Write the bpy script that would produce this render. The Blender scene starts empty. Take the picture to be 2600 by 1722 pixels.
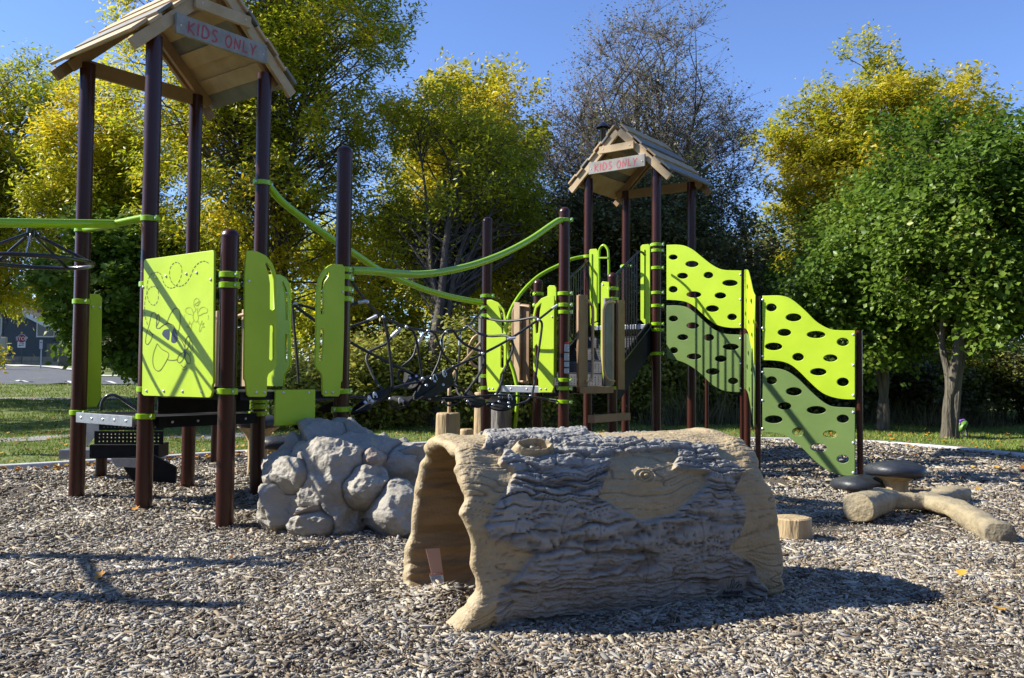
import bpy, bmesh, math, random
import numpy as np
from mathutils import Vector, Matrix

# ------------------------------------------------------------------ camera, world, sun, exposure
S = bpy.context.scene
C = S.collection
F, PITCH, ROLL, H = 2200.0, 0.0384, 0.0074, 1.1187
fw = np.array([0, math.cos(PITCH), math.sin(PITCH)]); up0 = np.array([0, -math.sin(PITCH), math.cos(PITCH)]); rt0 = np.array([1.0, 0, 0])
rt = rt0*math.cos(ROLL)+up0*math.sin(ROLL); up = up0*math.cos(ROLL)-rt0*math.sin(ROLL)
cd = bpy.data.cameras.new('camera'); cam = bpy.data.objects.new('camera', cd); C.objects.link(cam)
cd.sensor_width = 36; cd.lens = 36*F/2600; cd.clip_end = 600; cd.clip_start = 0.05
m = Matrix.Identity(4)
for i in range(3):
    m[i][0] = rt[i]; m[i][1] = up[i]; m[i][2] = -fw[i]
m[2][3] = H
cam.matrix_world = m
S.camera = cam
SUN_EL = math.radians(37.5)
sd = np.array([1.0, -0.07, 0]); sd /= np.linalg.norm(sd)            # horizontal travel of the sunlight
sun_az = math.atan2(-sd[0], -sd[1])                                  # azimuth towards the sun, clockwise from +Y
W = bpy.data.worlds.new('World'); S.world = W; W.use_nodes = True
nt = W.node_tree; bg = nt.nodes['Background']; sky = nt.nodes.new('ShaderNodeTexSky')
sky.sky_type = 'NISHITA'; sky.sun_disc = False; sky.sun_elevation = SUN_EL; sky.sun_rotation = sun_az % (2*math.pi)
sky.air_density = 1.0; sky.dust_density = 0.0; sky.ozone_density = 6.0; sky.altitude = 1500
tint = nt.nodes.new('ShaderNodeMix'); tint.data_type = 'RGBA'; tint.blend_type = 'MULTIPLY'; tint.inputs[0].default_value = 1.0; tint.inputs[7].default_value = (1.0, 0.945, 1.04, 1)
nt.links.new(sky.outputs[0], tint.inputs[6]); nt.links.new(tint.outputs[2], bg.inputs[0]); bg.inputs[1].default_value = 0.125
sl = bpy.data.lights.new('sun', 'SUN'); sl.energy = 5.0; sl.angle = math.radians(0.5); sl.color = (1.0, 0.95, 0.85)
so = bpy.data.objects.new('sun', sl); C.objects.link(so)
so.rotation_euler = Vector((sd[0]*math.cos(SUN_EL), sd[1]*math.cos(SUN_EL), -math.sin(SUN_EL))).to_track_quat('-Z', 'Y').to_euler()
S.view_settings.view_transform = 'Standard'; S.view_settings.look = 'None'; S.view_settings.exposure = 0.90; S.view_settings.gamma = 1.0
S.cycles.max_bounces = 6; S.cycles.transparent_max_bounces = 8
S.cycles.use_adaptive_sampling = True

# ------------------------------------------------------------------ rays through the measured photo
CAM = np.array([0, 0, H])
def ray(x, y): return fw*F+rt*(x-1300)+up*(861-y)
def at(x, y, Y): d = ray(x, y); return CAM+d*(Y/d[1])
def onp(x, y, p0, n):
    d = ray(x, y); return CAM+d*(np.dot(np.array(p0)-CAM, n)/np.dot(d, n))
def onz(x, y, z=0): d = ray(x, y); return CAM+d*((z-H)/d[2])

# ------------------------------------------------------------------ noise
def _h(ix, iy, iz, s):
    n = (ix.astype(np.int64)*374761393+iy.astype(np.int64)*668265263+iz.astype(np.int64)*2147483647+s*1274126177) & 0xffffffff
    n = ((n ^ (n >> 13))*1274126177) & 0xffffffff
    n = (n ^ (n >> 16)) & 0xffffff
    return n/float(0xffffff)*2-1
def vn(p, s=0):
    p = np.asarray(p, float); i = np.floor(p); f = p-i; f = f*f*(3-2*f); i = i.astype(np.int64); r = 0
    for dx in (0, 1):
        wx = f[:, 0] if dx else 1-f[:, 0]
        for dy in (0, 1):
            wy = f[:, 1] if dy else 1-f[:, 1]
            for dz in (0, 1):
                wz = f[:, 2] if dz else 1-f[:, 2]
                r = r+wx*wy*wz*_h(i[:, 0]+dx, i[:, 1]+dy, i[:, 2]+dz, s)
    return r
def fbm(p, o=4, s=0, g=0.5):
    p = np.asarray(p, float); r = 0; a = 1
    for k in range(o):
        r = r+a*vn(p*2**k+k*17.3, s+k); a *= g
    return r
def ridge(p, o=3, s=0):
    p = np.asarray(p, float); r = 0; a = 1
    for k in range(o):
        r = r+a*(1-np.abs(vn(p*2**k+k*9.1, s+k))*2); a *= 0.5
    return r

# ------------------------------------------------------------------ materials
MATS = {}
def M(name, c1, c2=None, scale=8, rough=0.6, metal=0.0, bump=0.0, bscale=None, coat=0.0, rand=None, stretch=None, spec=0.5, detail=6, lo=0.35, hi=0.65, coord='Object'):
    if name in MATS: return MATS[name]
    m = bpy.data.materials.new(name); m.use_nodes = True; t = m.node_tree; b = t.nodes['Principled BSDF']
    b.inputs['Base Color'].default_value = (*c1, 1); b.inputs['Roughness'].default_value = rough; b.inputs['Metallic'].default_value = metal
    b.inputs['Specular IOR Level'].default_value = spec
    if coat: b.inputs['Coat Weight'].default_value = coat; b.inputs['Coat Roughness'].default_value = 0.12
    tc = t.nodes.new('ShaderNodeTexCoord'); mp = t.nodes.new('ShaderNodeMapping'); t.links.new(tc.outputs[coord], mp.inputs[0])
    if stretch: mp.inputs['Scale'].default_value = stretch
    if c2 is not None:
        n = t.nodes.new('ShaderNodeTexNoise'); n.inputs['Scale'].default_value = scale; n.inputs['Detail'].default_value = detail; n.inputs['Roughness'].default_value = 0.6
        t.links.new(mp.outputs[0], n.inputs['Vector'])
        r = t.nodes.new('ShaderNodeValToRGB'); r.color_ramp.elements[0].position = lo; r.color_ramp.elements[1].position = hi
        r.color_ramp.elements[0].color = (*c1, 1); r.color_ramp.elements[1].color = (*c2, 1)
        t.links.new(n.outputs['Fac'], r.inputs[0]); t.links.new(r.outputs[0], b.inputs['Base Color'])
    if bump:
        n2 = t.nodes.new('ShaderNodeTexNoise'); n2.inputs['Scale'].default_value = bscale or scale*3; n2.inputs['Detail'].default_value = 6
        t.links.new(mp.outputs[0], n2.inputs['Vector'])
        bp = t.nodes.new('ShaderNodeBump'); bp.inputs['Strength'].default_value = 1.0; bp.inputs['Distance'].default_value = bump
        t.links.new(n2.outputs['Fac'], bp.inputs['Height']); t.links.new(bp.outputs[0], b.inputs['Normal'])
    MATS[name] = m; return m
def ramp_island(name, stops, rough=0.8, clus=None, trans=0.0, spec=0.3, bump=0):
    """colour per separate piece (leaf, chip, blade), drifting over the whole by a noise"""
    m = bpy.data.materials.new(name); m.use_nodes = True; t = m.node_tree; b = t.nodes['Principled BSDF']; out = t.nodes['Material Output']
    g = t.nodes.new('ShaderNodeNewGeometry'); r = t.nodes.new('ShaderNodeValToRGB'); e = r.color_ramp.elements
    while len(e) < len(stops): e.new(0.5)
    for k, (p, c) in enumerate(stops): e[k].position = p; e[k].color = (*c, 1)
    val = g.outputs['Random Per Island']
    if clus:
        tc = t.nodes.new('ShaderNodeTexCoord'); n = t.nodes.new('ShaderNodeTexNoise'); n.inputs['Scale'].default_value = clus[0]; n.inputs['Detail'].default_value = 3
        t.links.new(tc.outputs['Object'], n.inputs['Vector'])
        mr = t.nodes.new('ShaderNodeMapRange'); mr.inputs[1].default_value = 0.32; mr.inputs[2].default_value = 0.68; t.links.new(n.outputs['Fac'], mr.inputs[0])
        mx = t.nodes.new('ShaderNodeMix'); mx.inputs[0].default_value = clus[1]; t.links.new(val, mx.inputs[2]); t.links.new(mr.outputs[0], mx.inputs[3]); val = mx.outputs[0]
    t.links.new(val, r.inputs[0]); t.links.new(r.outputs[0], b.inputs['Base Color'])
    b.inputs['Roughness'].default_value = rough; b.inputs['Specular IOR Level'].default_value = spec
    if trans:
        tr = t.nodes.new('ShaderNodeBsdfTranslucent'); ms = t.nodes.new('ShaderNodeMixShader'); ms.inputs[0].default_value = trans
        t.links.new(r.outputs[0], tr.inputs[0]); t.links.new(b.outputs[0], ms.inputs[1]); t.links.new(tr.outputs[0], ms.inputs[2]); t.links.new(ms.outputs[0], out.inputs[0])
    MATS[name] = m; return m

LIME = M('lime_panel', (0.40, 0.57, 0.02), (0.475, 0.65, 0.03), detail=12, scale=2.2, spec=0.35, rough=0.42, bump=0.0006, bscale=260)
LIMEP = M('lime_paint', (0.30, 0.52, 0.010), rough=0.25, coat=0.35, spec=0.4)
OLIVE = M('olive_panel', (0.135, 0.21, 0.058), (0.16, 0.24, 0.07), spec=0.35, scale=3, rough=0.4, bump=0.0006, bscale=260)
BROWN = M('brown_post_paint', (0.048, 0.012, 0.007), (0.13, 0.085, 0.07), scale=5, lo=0.68, hi=0.76, rough=0.3, spec=0.3, coat=0.22, bump=0.0008, bscale=60, stretch=(9, 9, 0.25))
STEEL = M('galvanised_steel', (0.42, 0.43, 0.45), (0.32, 0.33, 0.35), scale=20, rough=0.4, metal=0.7)
ALU = M('aluminium', (0.75, 0.76, 0.78), rough=0.35, metal=0.6)
BLACK = M('black_coating', (0.008, 0.008, 0.009), (0.014, 0.014, 0.015), scale=12, rough=0.6, spec=0.2)
BLACKG = M('black_paint', (0.012, 0.012, 0.016), rough=0.25, coat=0.3)
ROPE = M('rope_fibre', (0.010, 0.010, 0.012), (0.045, 0.048, 0.055), scale=120, rough=0.55, bump=0.002, bscale=160)
RUBBER = M('black_rubber', (0.012, 0.011, 0.010), (0.018, 0.017, 0.015), scale=9, rough=0.7, spec=0.25, bump=0.002, bscale=60)
WOOD_T = M('tan_recycled_board', (0.42, 0.29, 0.15), (0.52, 0.38, 0.225), scale=5, rough=0.7, bump=0.001, bscale=40, stretch=(1, 1, 1))
WOOD_G = M('grey_recycled_board', (0.17, 0.165, 0.145), (0.24, 0.23, 0.205), scale=5, rough=0.7, bump=0.001, bscale=40)
WOOD_B = M('brown_recycled_board', (0.24, 0.14, 0.065), (0.30, 0.18, 0.09), scale=5, rough=0.7, bump=0.001, bscale=40)
TANP = M('tan_paint', (0.42, 0.28, 0.15), rough=0.35)
SIGN = M('sign_board_grey', (0.23, 0.215, 0.19), (0.33, 0.315, 0.285), scale=9, rough=0.75, bump=0.001, bscale=30)
REDP = M('faded_red_letters', (0.45, 0.085, 0.10), (0.34, 0.08, 0.09), scale=40, rough=0.7)
DARKLINE = M('engraved_line', (0.09, 0.10, 0.02), rough=0.7)
LIMELINE = M('engraved_line_pale', (0.28, 0.36, 0.03), rough=0.7)
NAVY = M('navy_inlay', (0.02, 0.03, 0.06), rough=0.5)
WHITE = M('white_label', (0.62, 0.66, 0.70), rough=0.5)
INK = M('label_ink', (0.05, 0.06, 0.10), rough=0.6)
REDL = M('red_label', (0.5, 0.03, 0.04), rough=0.5)
ORANGE = M('orange_label', (0.55, 0.14, 0.02), rough=0.5)
SILVER_ACRYL = M('mirror_label', (0.55, 0.34, 0.25), rough=0.35)
CONC = M('concrete', (0.42, 0.41, 0.40), (0.55, 0.54, 0.52), scale=6, rough=0.85, bump=0.003, bscale=60)
CAPM = M('rubber_cap', (0.02, 0.023, 0.03), (0.03, 0.034, 0.042), scale=7, rough=0.45, bump=0.004, bscale=30)
LOGTAN = M('cast_log_tan', (0.40, 0.29, 0.14), (0.26, 0.18, 0.085), scale=3.2, rough=0.6, bump=0.006, bscale=18, stretch=(1.6, 1.6, 4.5), lo=0.4, hi=0.75)
STUMPM = M('cast_stump_tan', (0.46, 0.34, 0.18), (0.24, 0.16, 0.08), scale=5, rough=0.65, bump=0.012, bscale=14, stretch=(3.5, 3.5, 0.5), lo=0.42, hi=0.8)
STUMPG = M('cast_stump_grey', (0.24, 0.22, 0.19), (0.10, 0.09, 0.08), scale=5, rough=0.7, bump=0.012, bscale=14, stretch=(3.5, 3.5, 0.5), lo=0.42, hi=0.8)
BARK = M('tree_bark', (0.055, 0.042, 0.032), (0.12, 0.10, 0.08), scale=5, rough=0.9, bump=0.03, bscale=12, stretch=(3, 3, 0.6))
TWIG = M('twig_bark', (0.10, 0.08, 0.07), (0.16, 0.13, 0.12), scale=5, rough=0.9)
BARKG = M('pale_bark', (0.14, 0.12, 0.085), (0.07, 0.06, 0.045), scale=4, rough=0.9, bump=0.03, bscale=12, stretch=(3, 3, 0.6))

# ------------------------------------------------------------------ mesh tools
def V(a): return np.array(a, float)
def nrm(v): v = V(v); return v/np.linalg.norm(v)
class MB:
    def __init__(s): s.v = []; s.f = []; s.mi = []
    def add(s, vs, fs, mi=0):
        o = len(s.v); s.v += [tuple(float(c) for c in p) for p in vs]; s.f += [tuple(i+o for i in q) for q in fs]; s.mi += [mi]*len(fs); return s
    def box(s, o, x, y, z, mi=0):
        """corner o, edges x,y,z"""
        o, x, y, z = V(o), V(x), V(y), V(z)
        if np.dot(np.cross(x, y), z) < 0: x, y = y, x
        p = [o, o+x, o+x+y, o+y, o+z, o+x+z, o+x+y+z, o+y+z]
        return s.add(p, [(0, 3, 2, 1), (4, 5, 6, 7), (0, 1, 5, 4), (1, 2, 6, 5), (2, 3, 7, 6), (3, 0, 4, 7)], mi)
    def bar(s, a, b, w, h, upv=(0, 0, 1), mi=0):
        a, b = V(a), V(b); d = nrm(b-a); sd_ = nrm(np.cross(d, upv)); u = np.cross(sd_, d)
        return s.box(a-sd_*w/2-u*h/2, b-a, sd_*w, u*h, mi)
    def tube(s, pts, r, n=10, cap=True, mi=0):
        pts = [V(p) for p in pts]; k = len(pts); rs = r if hasattr(r, '__len__') else [r]*k
        vs = []; fs = []; ref = None
        for i in range(k):
            d = nrm(pts[min(i+1, k-1)]-pts[max(i-1, 0)])
            if ref is None:
                ref = nrm(np.cross(d, (0, 0, 1) if abs(d[2]) < 0.9 else (1, 0, 0)))
            x = nrm(ref-d*np.dot(ref, d)); y = np.cross(d, x); ref = x
            for j in range(n):
                a = 2*math.pi*j/n; vs.append(pts[i]+(x*math.cos(a)+y*math.sin(a))*rs[i])
        for i in range(k-1):
            for j in range(n):
                fs.append((i*n+j, i*n+(j+1) % n, (i+1)*n+(j+1) % n, (i+1)*n+j))
        if cap: fs.append(tuple(reversed(range(n)))); fs.append(tuple((k-1)*n+j for j in range(n)))
        return s.add(vs, fs, mi)
    def lathe(s, prof, c=(0, 0, 0), n=24, mi=0, ax=(0, 0, 1)):
        c = V(c); az = nrm(ax); x = nrm(np.cross(az, (0, 1, 0) if abs(az[1]) < 0.9 else (1, 0, 0))); y = np.cross(az, x)
        vs = []; fs = []; k = len(prof)
        for r, z in prof:
            for j in range(n):
                a = 2*math.pi*j/n; vs.append(c+az*z+(x*math.cos(a)+y*math.sin(a))*max(r, 1e-4))
        for i in range(k-1):
            for j in range(n): fs.append((i*n+j, i*n+(j+1) % n, (i+1)*n+(j+1) % n, (i+1)*n+j))
        fs.append(tuple(reversed(range(n)))); fs.append(tuple((k-1)*n+j for j in range(n)))
        return s.add(vs, fs, mi)
    def ball(s, c, r, n=10, mi=0):
        return s.lathe([(r*math.sin(t), -r*math.cos(t)) for t in np.linspace(0.05, math.pi-0.05, n)], c, n+2, mi)
    def build(s, name, mats, parent=None, smooth=False, bevel=0, loc=None):
        me = bpy.data.meshes.new(name); me.from_pydata(s.v, [], s.f)
        for m_ in (mats if isinstance(mats, (list, tuple)) else [mats]): me.materials.append(m_)
        if any(s.mi): me.polygons.foreach_set('material_index', s.mi)
        return finish(me, name, parent, smooth, bevel)
def finish(me, name, parent=None, smooth=False, bevel=0):
    if smooth: me.polygons.foreach_set('use_smooth', [True]*len(me.polygons)); me.set_sharp_from_angle(angle=math.radians(40))
    o = bpy.data.objects.new(name, me); C.objects.link(o)
    if bevel:
        b = o.modifiers.new('bevel', 'BEVEL'); b.width = bevel; b.segments = 2; b.limit_method = 'ANGLE'; b.angle_limit = 0.6
    if parent:
        o.parent = parent; o.matrix_parent_inverse = inv_world(parent)
    return o
def inv_world(p):
    w = p.matrix_basis.copy(); q = p.parent
    if q is not None: w = q.matrix_basis @ p.matrix_parent_inverse @ w if q.parent is None else w
    return w.inverted() if p.parent is None else (chain(p)).inverted()
def chain(p):
    if p.parent is None: return p.matrix_basis.copy()
    return chain(p.parent) @ p.matrix_parent_inverse @ p.matrix_basis
def npmesh(name, v, f, mats, parent=None, smooth=True, mi=None, attr=None, sharp=None):
    """v (n,3), f (m,k) numpy, all faces with k corners"""
    me = bpy.data.meshes.new(name); v = np.ascontiguousarray(v, np.float32); f = np.ascontiguousarray(f, np.int32)
    me.vertices.add(len(v)); me.vertices.foreach_set('co', v.ravel())
    k = f.shape[1]; me.loops.add(f.size); me.loops.foreach_set('vertex_index', f.ravel())
    me.polygons.add(len(f)); me.polygons.foreach_set('loop_start', np.arange(0, f.size, k, dtype=np.int32))
    try: me.polygons.foreach_set('loop_total', np.full(len(f), k, np.int32))
    except Exception: pass
    for m_ in (mats if isinstance(mats, (list, tuple)) else [mats]): me.materials.append(m_)
    if mi is not None: me.polygons.foreach_set('material_index', np.ascontiguousarray(mi, np.int32))
    if smooth: me.polygons.foreach_set('use_smooth', np.ones(len(f), bool))
    me.update(calc_edges=True)
    for an, av in (attr or {}).items():
        a_ = me.attributes.new(an, 'FLOAT', 'POINT'); a_.data.foreach_set('value', np.ascontiguousarray(av, np.float32))
    o = bpy.data.objects.new(name, me); C.objects.link(o)
    if parent: o.parent = parent; o.matrix_parent_inverse = chain(parent).inverted()
    return o
def thing(name, label, cat, loc=(0, 0, 0), group=None):
    o = bpy.data.objects.new(name, None); C.objects.link(o); o.location = tuple(float(c) for c in loc); o.empty_display_size = 0.2
    o['label'] = label; o['category'] = cat
    if group: o['group'] = group
    return o
def tag(o, label=None, cat=None, group=None, kind=None):
    if label: o['label'] = label
    if cat: o['category'] = cat
    if group: o['group'] = group
    if kind: o['kind'] = kind
    return o
def smooth_pts(p, n=8, closed=False):
    p = [V(q) for q in p]; out = []; k = len(p)
    rng = range(k) if closed else range(k-1)
    for i in rng:
        if closed: a, b, c, d = p[(i-1) % k], p[i], p[(i+1) % k], p[(i+2) % k]
        else: a, b, c, d = p[max(i-1, 0)], p[i], p[i+1], p[min(i+2, k-1)]
        for j in range(n):
            t = j/n; out.append(0.5*((2*b)+(c-a)*t+(2*a-5*b+4*c-d)*t*t+(-a+3*b-3*c+d)*t**3))
    if not closed: out.append(p[-1])
    return out
def plate(name, outline, holes, th, mtx, mat, parent=None, bev=0.003):
    """flat board with holes: 2-D outline and hole loops in the board's own plane, extruded and bevelled, made into a mesh"""
    cu = bpy.data.curves.new(name, 'CURVE'); cu.dimensions = '2D'; cu.fill_mode = 'BOTH'; cu.extrude = th/2-bev; cu.bevel_depth = bev; cu.bevel_resolution = 1; cu.offset = -bev
    for lp in [outline]+list(holes):
        sp = cu.splines.new('POLY'); sp.points.add(len(lp)-1)
        for i, q in enumerate(lp): sp.points[i].co = (q[0], q[1], 0, 1)
        sp.use_cyclic_u = True
    tmp = bpy.data.objects.new(name+'_t', cu); C.objects.link(tmp)
    me = bpy.data.meshes.new_from_object(tmp.evaluated_get(bpy.context.evaluated_depsgraph_get())); me.name = name
    bpy.data.objects.remove(tmp); bpy.data.curves.remove(cu)
    me.transform(mtx); me.materials.clear(); me.materials.append(mat)
    return finish(me, name, parent)
class Plane:
    """upright plane through ground point p along horizontal ex; local coords (s, z)"""
    def __init__(s, p, ex, off=0.0, side=None):
        s.ex = nrm(ex); s.n = np.cross(s.ex, (0, 0, 1)); s.n = nrm(s.n)
        if np.dot(s.n, V([0, 0, 0])-V(p)) < 0: s.n = -s.n      # faces the camera side
        s.p = V([p[0], p[1], 0])+s.n*off
        s.m = Matrix(((s.ex[0], 0, s.n[0], s.p[0]), (s.ex[1], 0, s.n[1], s.p[1]), (0, 1, 0, 0), (0, 0, 0, 1)))
    def px(s, x, y):
        q = onp(x, y, s.p, s.n); return (float(np.dot(q-s.p, s.ex)), float(q[2]))
    def tr(s, pts): return [s.px(*q) for q in pts]
    def w(s, a, z, o=0.0): return s.p+s.ex*a+V([0, 0, z])+s.n*o
    def board(s, name, pts, holes, th, mat, parent, off=0.0, sm=0, bev=0.003):
        o = s.tr(pts)
        if sm: o = [tuple(q) for q in smooth_pts([V([a, b]) for a, b in o], sm, True)]
        hs = [s.tr(h) for h in holes]; mm = s.m.copy()
        for i in range(3): mm[i][3] += s.n[i]*off
        return plate(name, o, hs, th, mm, mat, parent, bev)
def rrect(x0, y0, x1, y1, r, n=4):
    out = []
    for cx_, cy_, a0 in ((x1-r, y1-r, 0), (x0+r, y1-r, 90), (x0+r, y0+r, 180), (x1-r, y0+r, 270)):
        for k in range(n+1):
            a = math.radians(a0+90*k/n); out.append((cx_+r*math.cos(a), cy_+r*math.sin(a)))
    return out
def ell(cx_, cy_, rx, ry, n=20): return [(cx_+rx*math.cos(2*math.pi*k/n), cy_+ry*math.sin(2*math.pi*k/n)) for k in range(n)]
def z3(x, y): return (1620+x/2.412, 600+y/2.412)
def z4(x, y): return (500+x/2.904, 560+y/2.904)

# ------------------------------------------------------------------ the plan: a grid of posts
a = 1.067
th0 = -1.4316; cc = V([-3.0032, 7.6333, 0]); o_ = a/math.sqrt(2)
P2 = cc+o_*V([math.cos(th0), math.sin(th0), 0]); PR = cc+o_*V([math.cos(th0+math.pi/2), math.sin(th0+math.pi/2), 0])
e2 = (PR-P2)/a; e1 = V([e2[1], -e2[0], 0])
P1 = P2-e1*a; PB = PR-e1*a; P3 = P2+e1*a; P4 = PR+e1*a+V([0.012, 0, 0])
LN = 3.28
P5 = PR+e2*LN-e1*0.03; P6 = P4+e2*LN; P7 = P5+e2*a; P8 = P6+e2*a
PA = PR+e2*(LN+a+1.17); PC = PA+e1*a; PBk = PA+e2*a; PD = PC+e2*a
Z = V([0, 0, 1])
RP = 0.0635
D1, D2, D3 = 0.744, 0.96, 1.77

def gz(x, y):
    x = np.asarray(x, float); y = np.asarray(y, float); p = np.stack([x*0.9, y*0.9, np.zeros_like(x)], -1).reshape(-1, 3)
    return (fbm(p*1.5, 3, 5)*0.020).reshape(x.shape)
def sst(e0, e1_, x): t = np.clip((x-e0)/(e1_-e0), 0, 1); return t*t*(3-2*t)
def terrain(x, y):
    x = np.asarray(x, float); y = np.asarray(y, float)
    left = 1-sst(-9, 3, x)
    z = 0.025*np.clip(y-15, 0, 20)+0.05*np.clip(y-35, 0, 15)
    return z*left+0.01*(1-left)*np.clip(y-20, 0, 40)

# ------------------------------------------------------------------ ground, kerb, lawn, road
KPTS = [(-9.5, 1.5), (-8.9, 4.5), (-7.6, 7.5), (-5.606, 9.556), (-4.348, 10.707), (-3.538, 11.534), (-1.18, 13.157), (1.3, 14.1), (3.963, 14.539), (5.6, 14.25), (6.6, 13.0), (7.1, 11.7), (7.9, 9.2), (8.4, 6), (8.3, 2), (5.5, -3.5), (0, -5), (-6.5, -3.5)]
kl = np.array(smooth_pts([V([x, y, 0]) for x, y in KPTS], 16, True))[:, :2]; NK = len(kl); kc = np.array([0.0, 6.0])
kt = np.roll(kl, -1, 0)-np.roll(kl, 1, 0); kt /= np.linalg.norm(kt, axis=1)[:, None]; kn = np.stack([kt[:, 1], -kt[:, 0]], 1)
kn *= np.sign(((kl-kc)*kn).sum(1))[:, None]
def rings(base, dirs, dist, zf):
    vs = []
    for d in dist:
        p = base+dirs*d if np.isscalar(d) else base+dirs*d[:, None]
        vs.append(np.column_stack([p, zf(p[:, 0], p[:, 1], d)]))
    v = np.concatenate(vs); n = len(base); f = []
    i = np.arange(n); j = (i+1) % n
    for k in range(len(dist)-1): f.append(np.stack([k*n+i, k*n+j, (k+1)*n+j, (k+1)*n+i], 1))
    return v, np.concatenate(f)
MULCH = M('mulch', (0.022, 0.016, 0.011), (0.17, 0.135, 0.095), scale=60, rough=0.95, bump=0.02, bscale=55, lo=0.38, hi=0.62)
rl = np.linalg.norm(kl-kc, axis=1)
v, f = rings(kl, -(kl-kc)/rl[:, None], [rl*t for t in np.linspace(0, 0.999, 90)], lambda x, y, d: gz(x, y))
mulch = npmesh('mulch_ground', v, f[:, ::-1], MULCH); mulch['kind'] = 'structure'
LAWN = M('lawn', (0.10, 0.14, 0.025), (0.17, 0.19, 0.05), scale=2.2, rough=0.95, bump=0.03, bscale=30, lo=0.35, hi=0.7)
rd = (kl-kc)/rl[:, None]
v, f = rings(kl+kn*0.06, rd, list(np.concatenate([np.linspace(0, 6, 13), np.linspace(7, 60, 54), [80, 120, 200, 400]])), lambda x, y, d: 0.035+terrain(x, y)+gz(x, y)*min(1, float(np.min(d)))*2)
lawn = npmesh('lawn', v, f, LAWN); lawn['kind'] = 'structure'
vs = []
for (o1, zz) in ((-0.06, -0.08), (-0.06, 0.045), (-0.045, 0.06), (0.06, 0.06), (0.075, 0.045), (0.075, -0.08)):
    p = kl+kn*o1; vs.append(np.column_stack([p, np.full(NK, zz)]))
i = np.arange(NK); j = (i+1) % NK
f = np.concatenate([np.stack([k*NK+i, k*NK+j, (k+1)*NK+j, (k+1)*NK+i], 1) for k in range(5)])
kerb = npmesh('kerb', np.concatenate(vs), f, CONC, smooth=False); kerb['kind'] = 'structure'

def strip(name, a_, b_, mat, n=40, dz=0.05, kind='structure'):
    a_ = np.array(smooth_pts([V([*p, 0]) for p in a_], 12)); b_ = np.array(smooth_pts([V([*p, 0]) for p in b_], 12)); k = min(len(a_), len(b_)); M_ = 12
    vs = []
    for t in np.linspace(0, 1, M_+1):
        q = a_[:k]*(1-t)+b_[:k]*t; q[:, 2] = terrain(q[:, 0], q[:, 1])+dz+gz(q[:, 0], q[:, 1])*2; vs.append(q)
    i = np.arange(k-1); f = np.concatenate([np.stack([m_*k+i, m_*k+i+1, (m_+1)*k+i+1, (m_+1)*k+i], 1) for m_ in range(M_)])
    o = npmesh(name, np.concatenate(vs), f, mat); o['kind'] = kind; return o
ASPH = M('asphalt', (0.075, 0.08, 0.09), (0.10, 0.105, 0.115), scale=4, rough=0.9, bump=0.004, bscale=80)
PATHM = M('path_concrete', (0.20, 0.19, 0.18), (0.30, 0.29, 0.27), scale=4, rough=0.9)
strip('footpath', [(-22, 8.6), (-12, 11.4), (-7.0, 13.2), (-4, 14.6)], [(-22, 9.2), (-12, 12.0), (-7.3, 13.8), (-4.4, 15.3)], PATHM, dz=0.047)
strip('footpath', [(-36, 20), (-20, 23.6), (-12, 24.5), (-6, 25.5)], [(-36, 20.8), (-20, 24.5), (-12, 25.5), (-6, 26.5)], PATHM, dz=0.047)
strip('road', [(-70, 33.6), (-30, 34.0), (-16, 34.2), (-8, 34.8), (4, 36)], [(-70, 62), (-30, 50), (-19.5, 40.2), (-13, 38.5), (4, 38.5)], ASPH, dz=0.06)
# concrete kerb along the far edge of the road, parking lines
strip('road_kerb', [(-70, 62), (-30, 50), (-19.5, 40.2), (-13, 38.5), (4, 38.5)], [(-70, 62.8), (-30, 50.8), (-19.5, 40.9), (-13, 39.1), (4, 39.1)], M('kerb_concrete', (0.5, 0.48, 0.44), (0.6, 0.58, 0.54), scale=3, rough=0.9), dz=0.10)
PAINT = M('road_paint', (0.6, 0.6, 0.6), rough=0.8)
for (xa, ya, xb, yb) in ((38, 967, 76, 973), (160, 967, 182, 971), (255, 973, 290, 977)):
    A_ = at(xa, ya, 36.0); B_ = at(xb, yb, 34.8)
    strip('parking_line', [(A_[0], A_[1]), (B_[0], B_[1])], [(A_[0]+0.10, A_[1]+0.12), (B_[0]+0.10, B_[1]+0.12)], PAINT, dz=0.07)

# ------------------------------------------------------------------ wood chips, fallen leaves, grass blades
rng = np.random.default_rng(4)
from bisect import bisect
def inside(x, y, shrink=0.1):
    ang = np.arctan2(y-kc[1], x-kc[0]); ka = np.arctan2(kl[:, 1]-kc[1], kl[:, 0]-kc[0]); o = np.argsort(ka)
    r = np.interp(ang, ka[o], rl[o], period=2*math.pi); return np.hypot(x-kc[0], y-kc[1]) < r-shrink
def frames(n, tilt, rng, yawbias=None):
    yaw = rng.uniform(0, 2*math.pi, n); nx = rng.normal(0, tilt, n); ny = rng.normal(0, tilt, n)
    N = np.stack([nx, ny, np.ones(n)], 1); N /= np.linalg.norm(N, axis=1)[:, None]
    X = np.stack([np.cos(yaw), np.sin(yaw), np.zeros(n)], 1); X -= N*(X*N).sum(1)[:, None]; X /= np.linalg.norm(X, axis=1)[:, None]
    return X, np.cross(N, X), N
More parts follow.
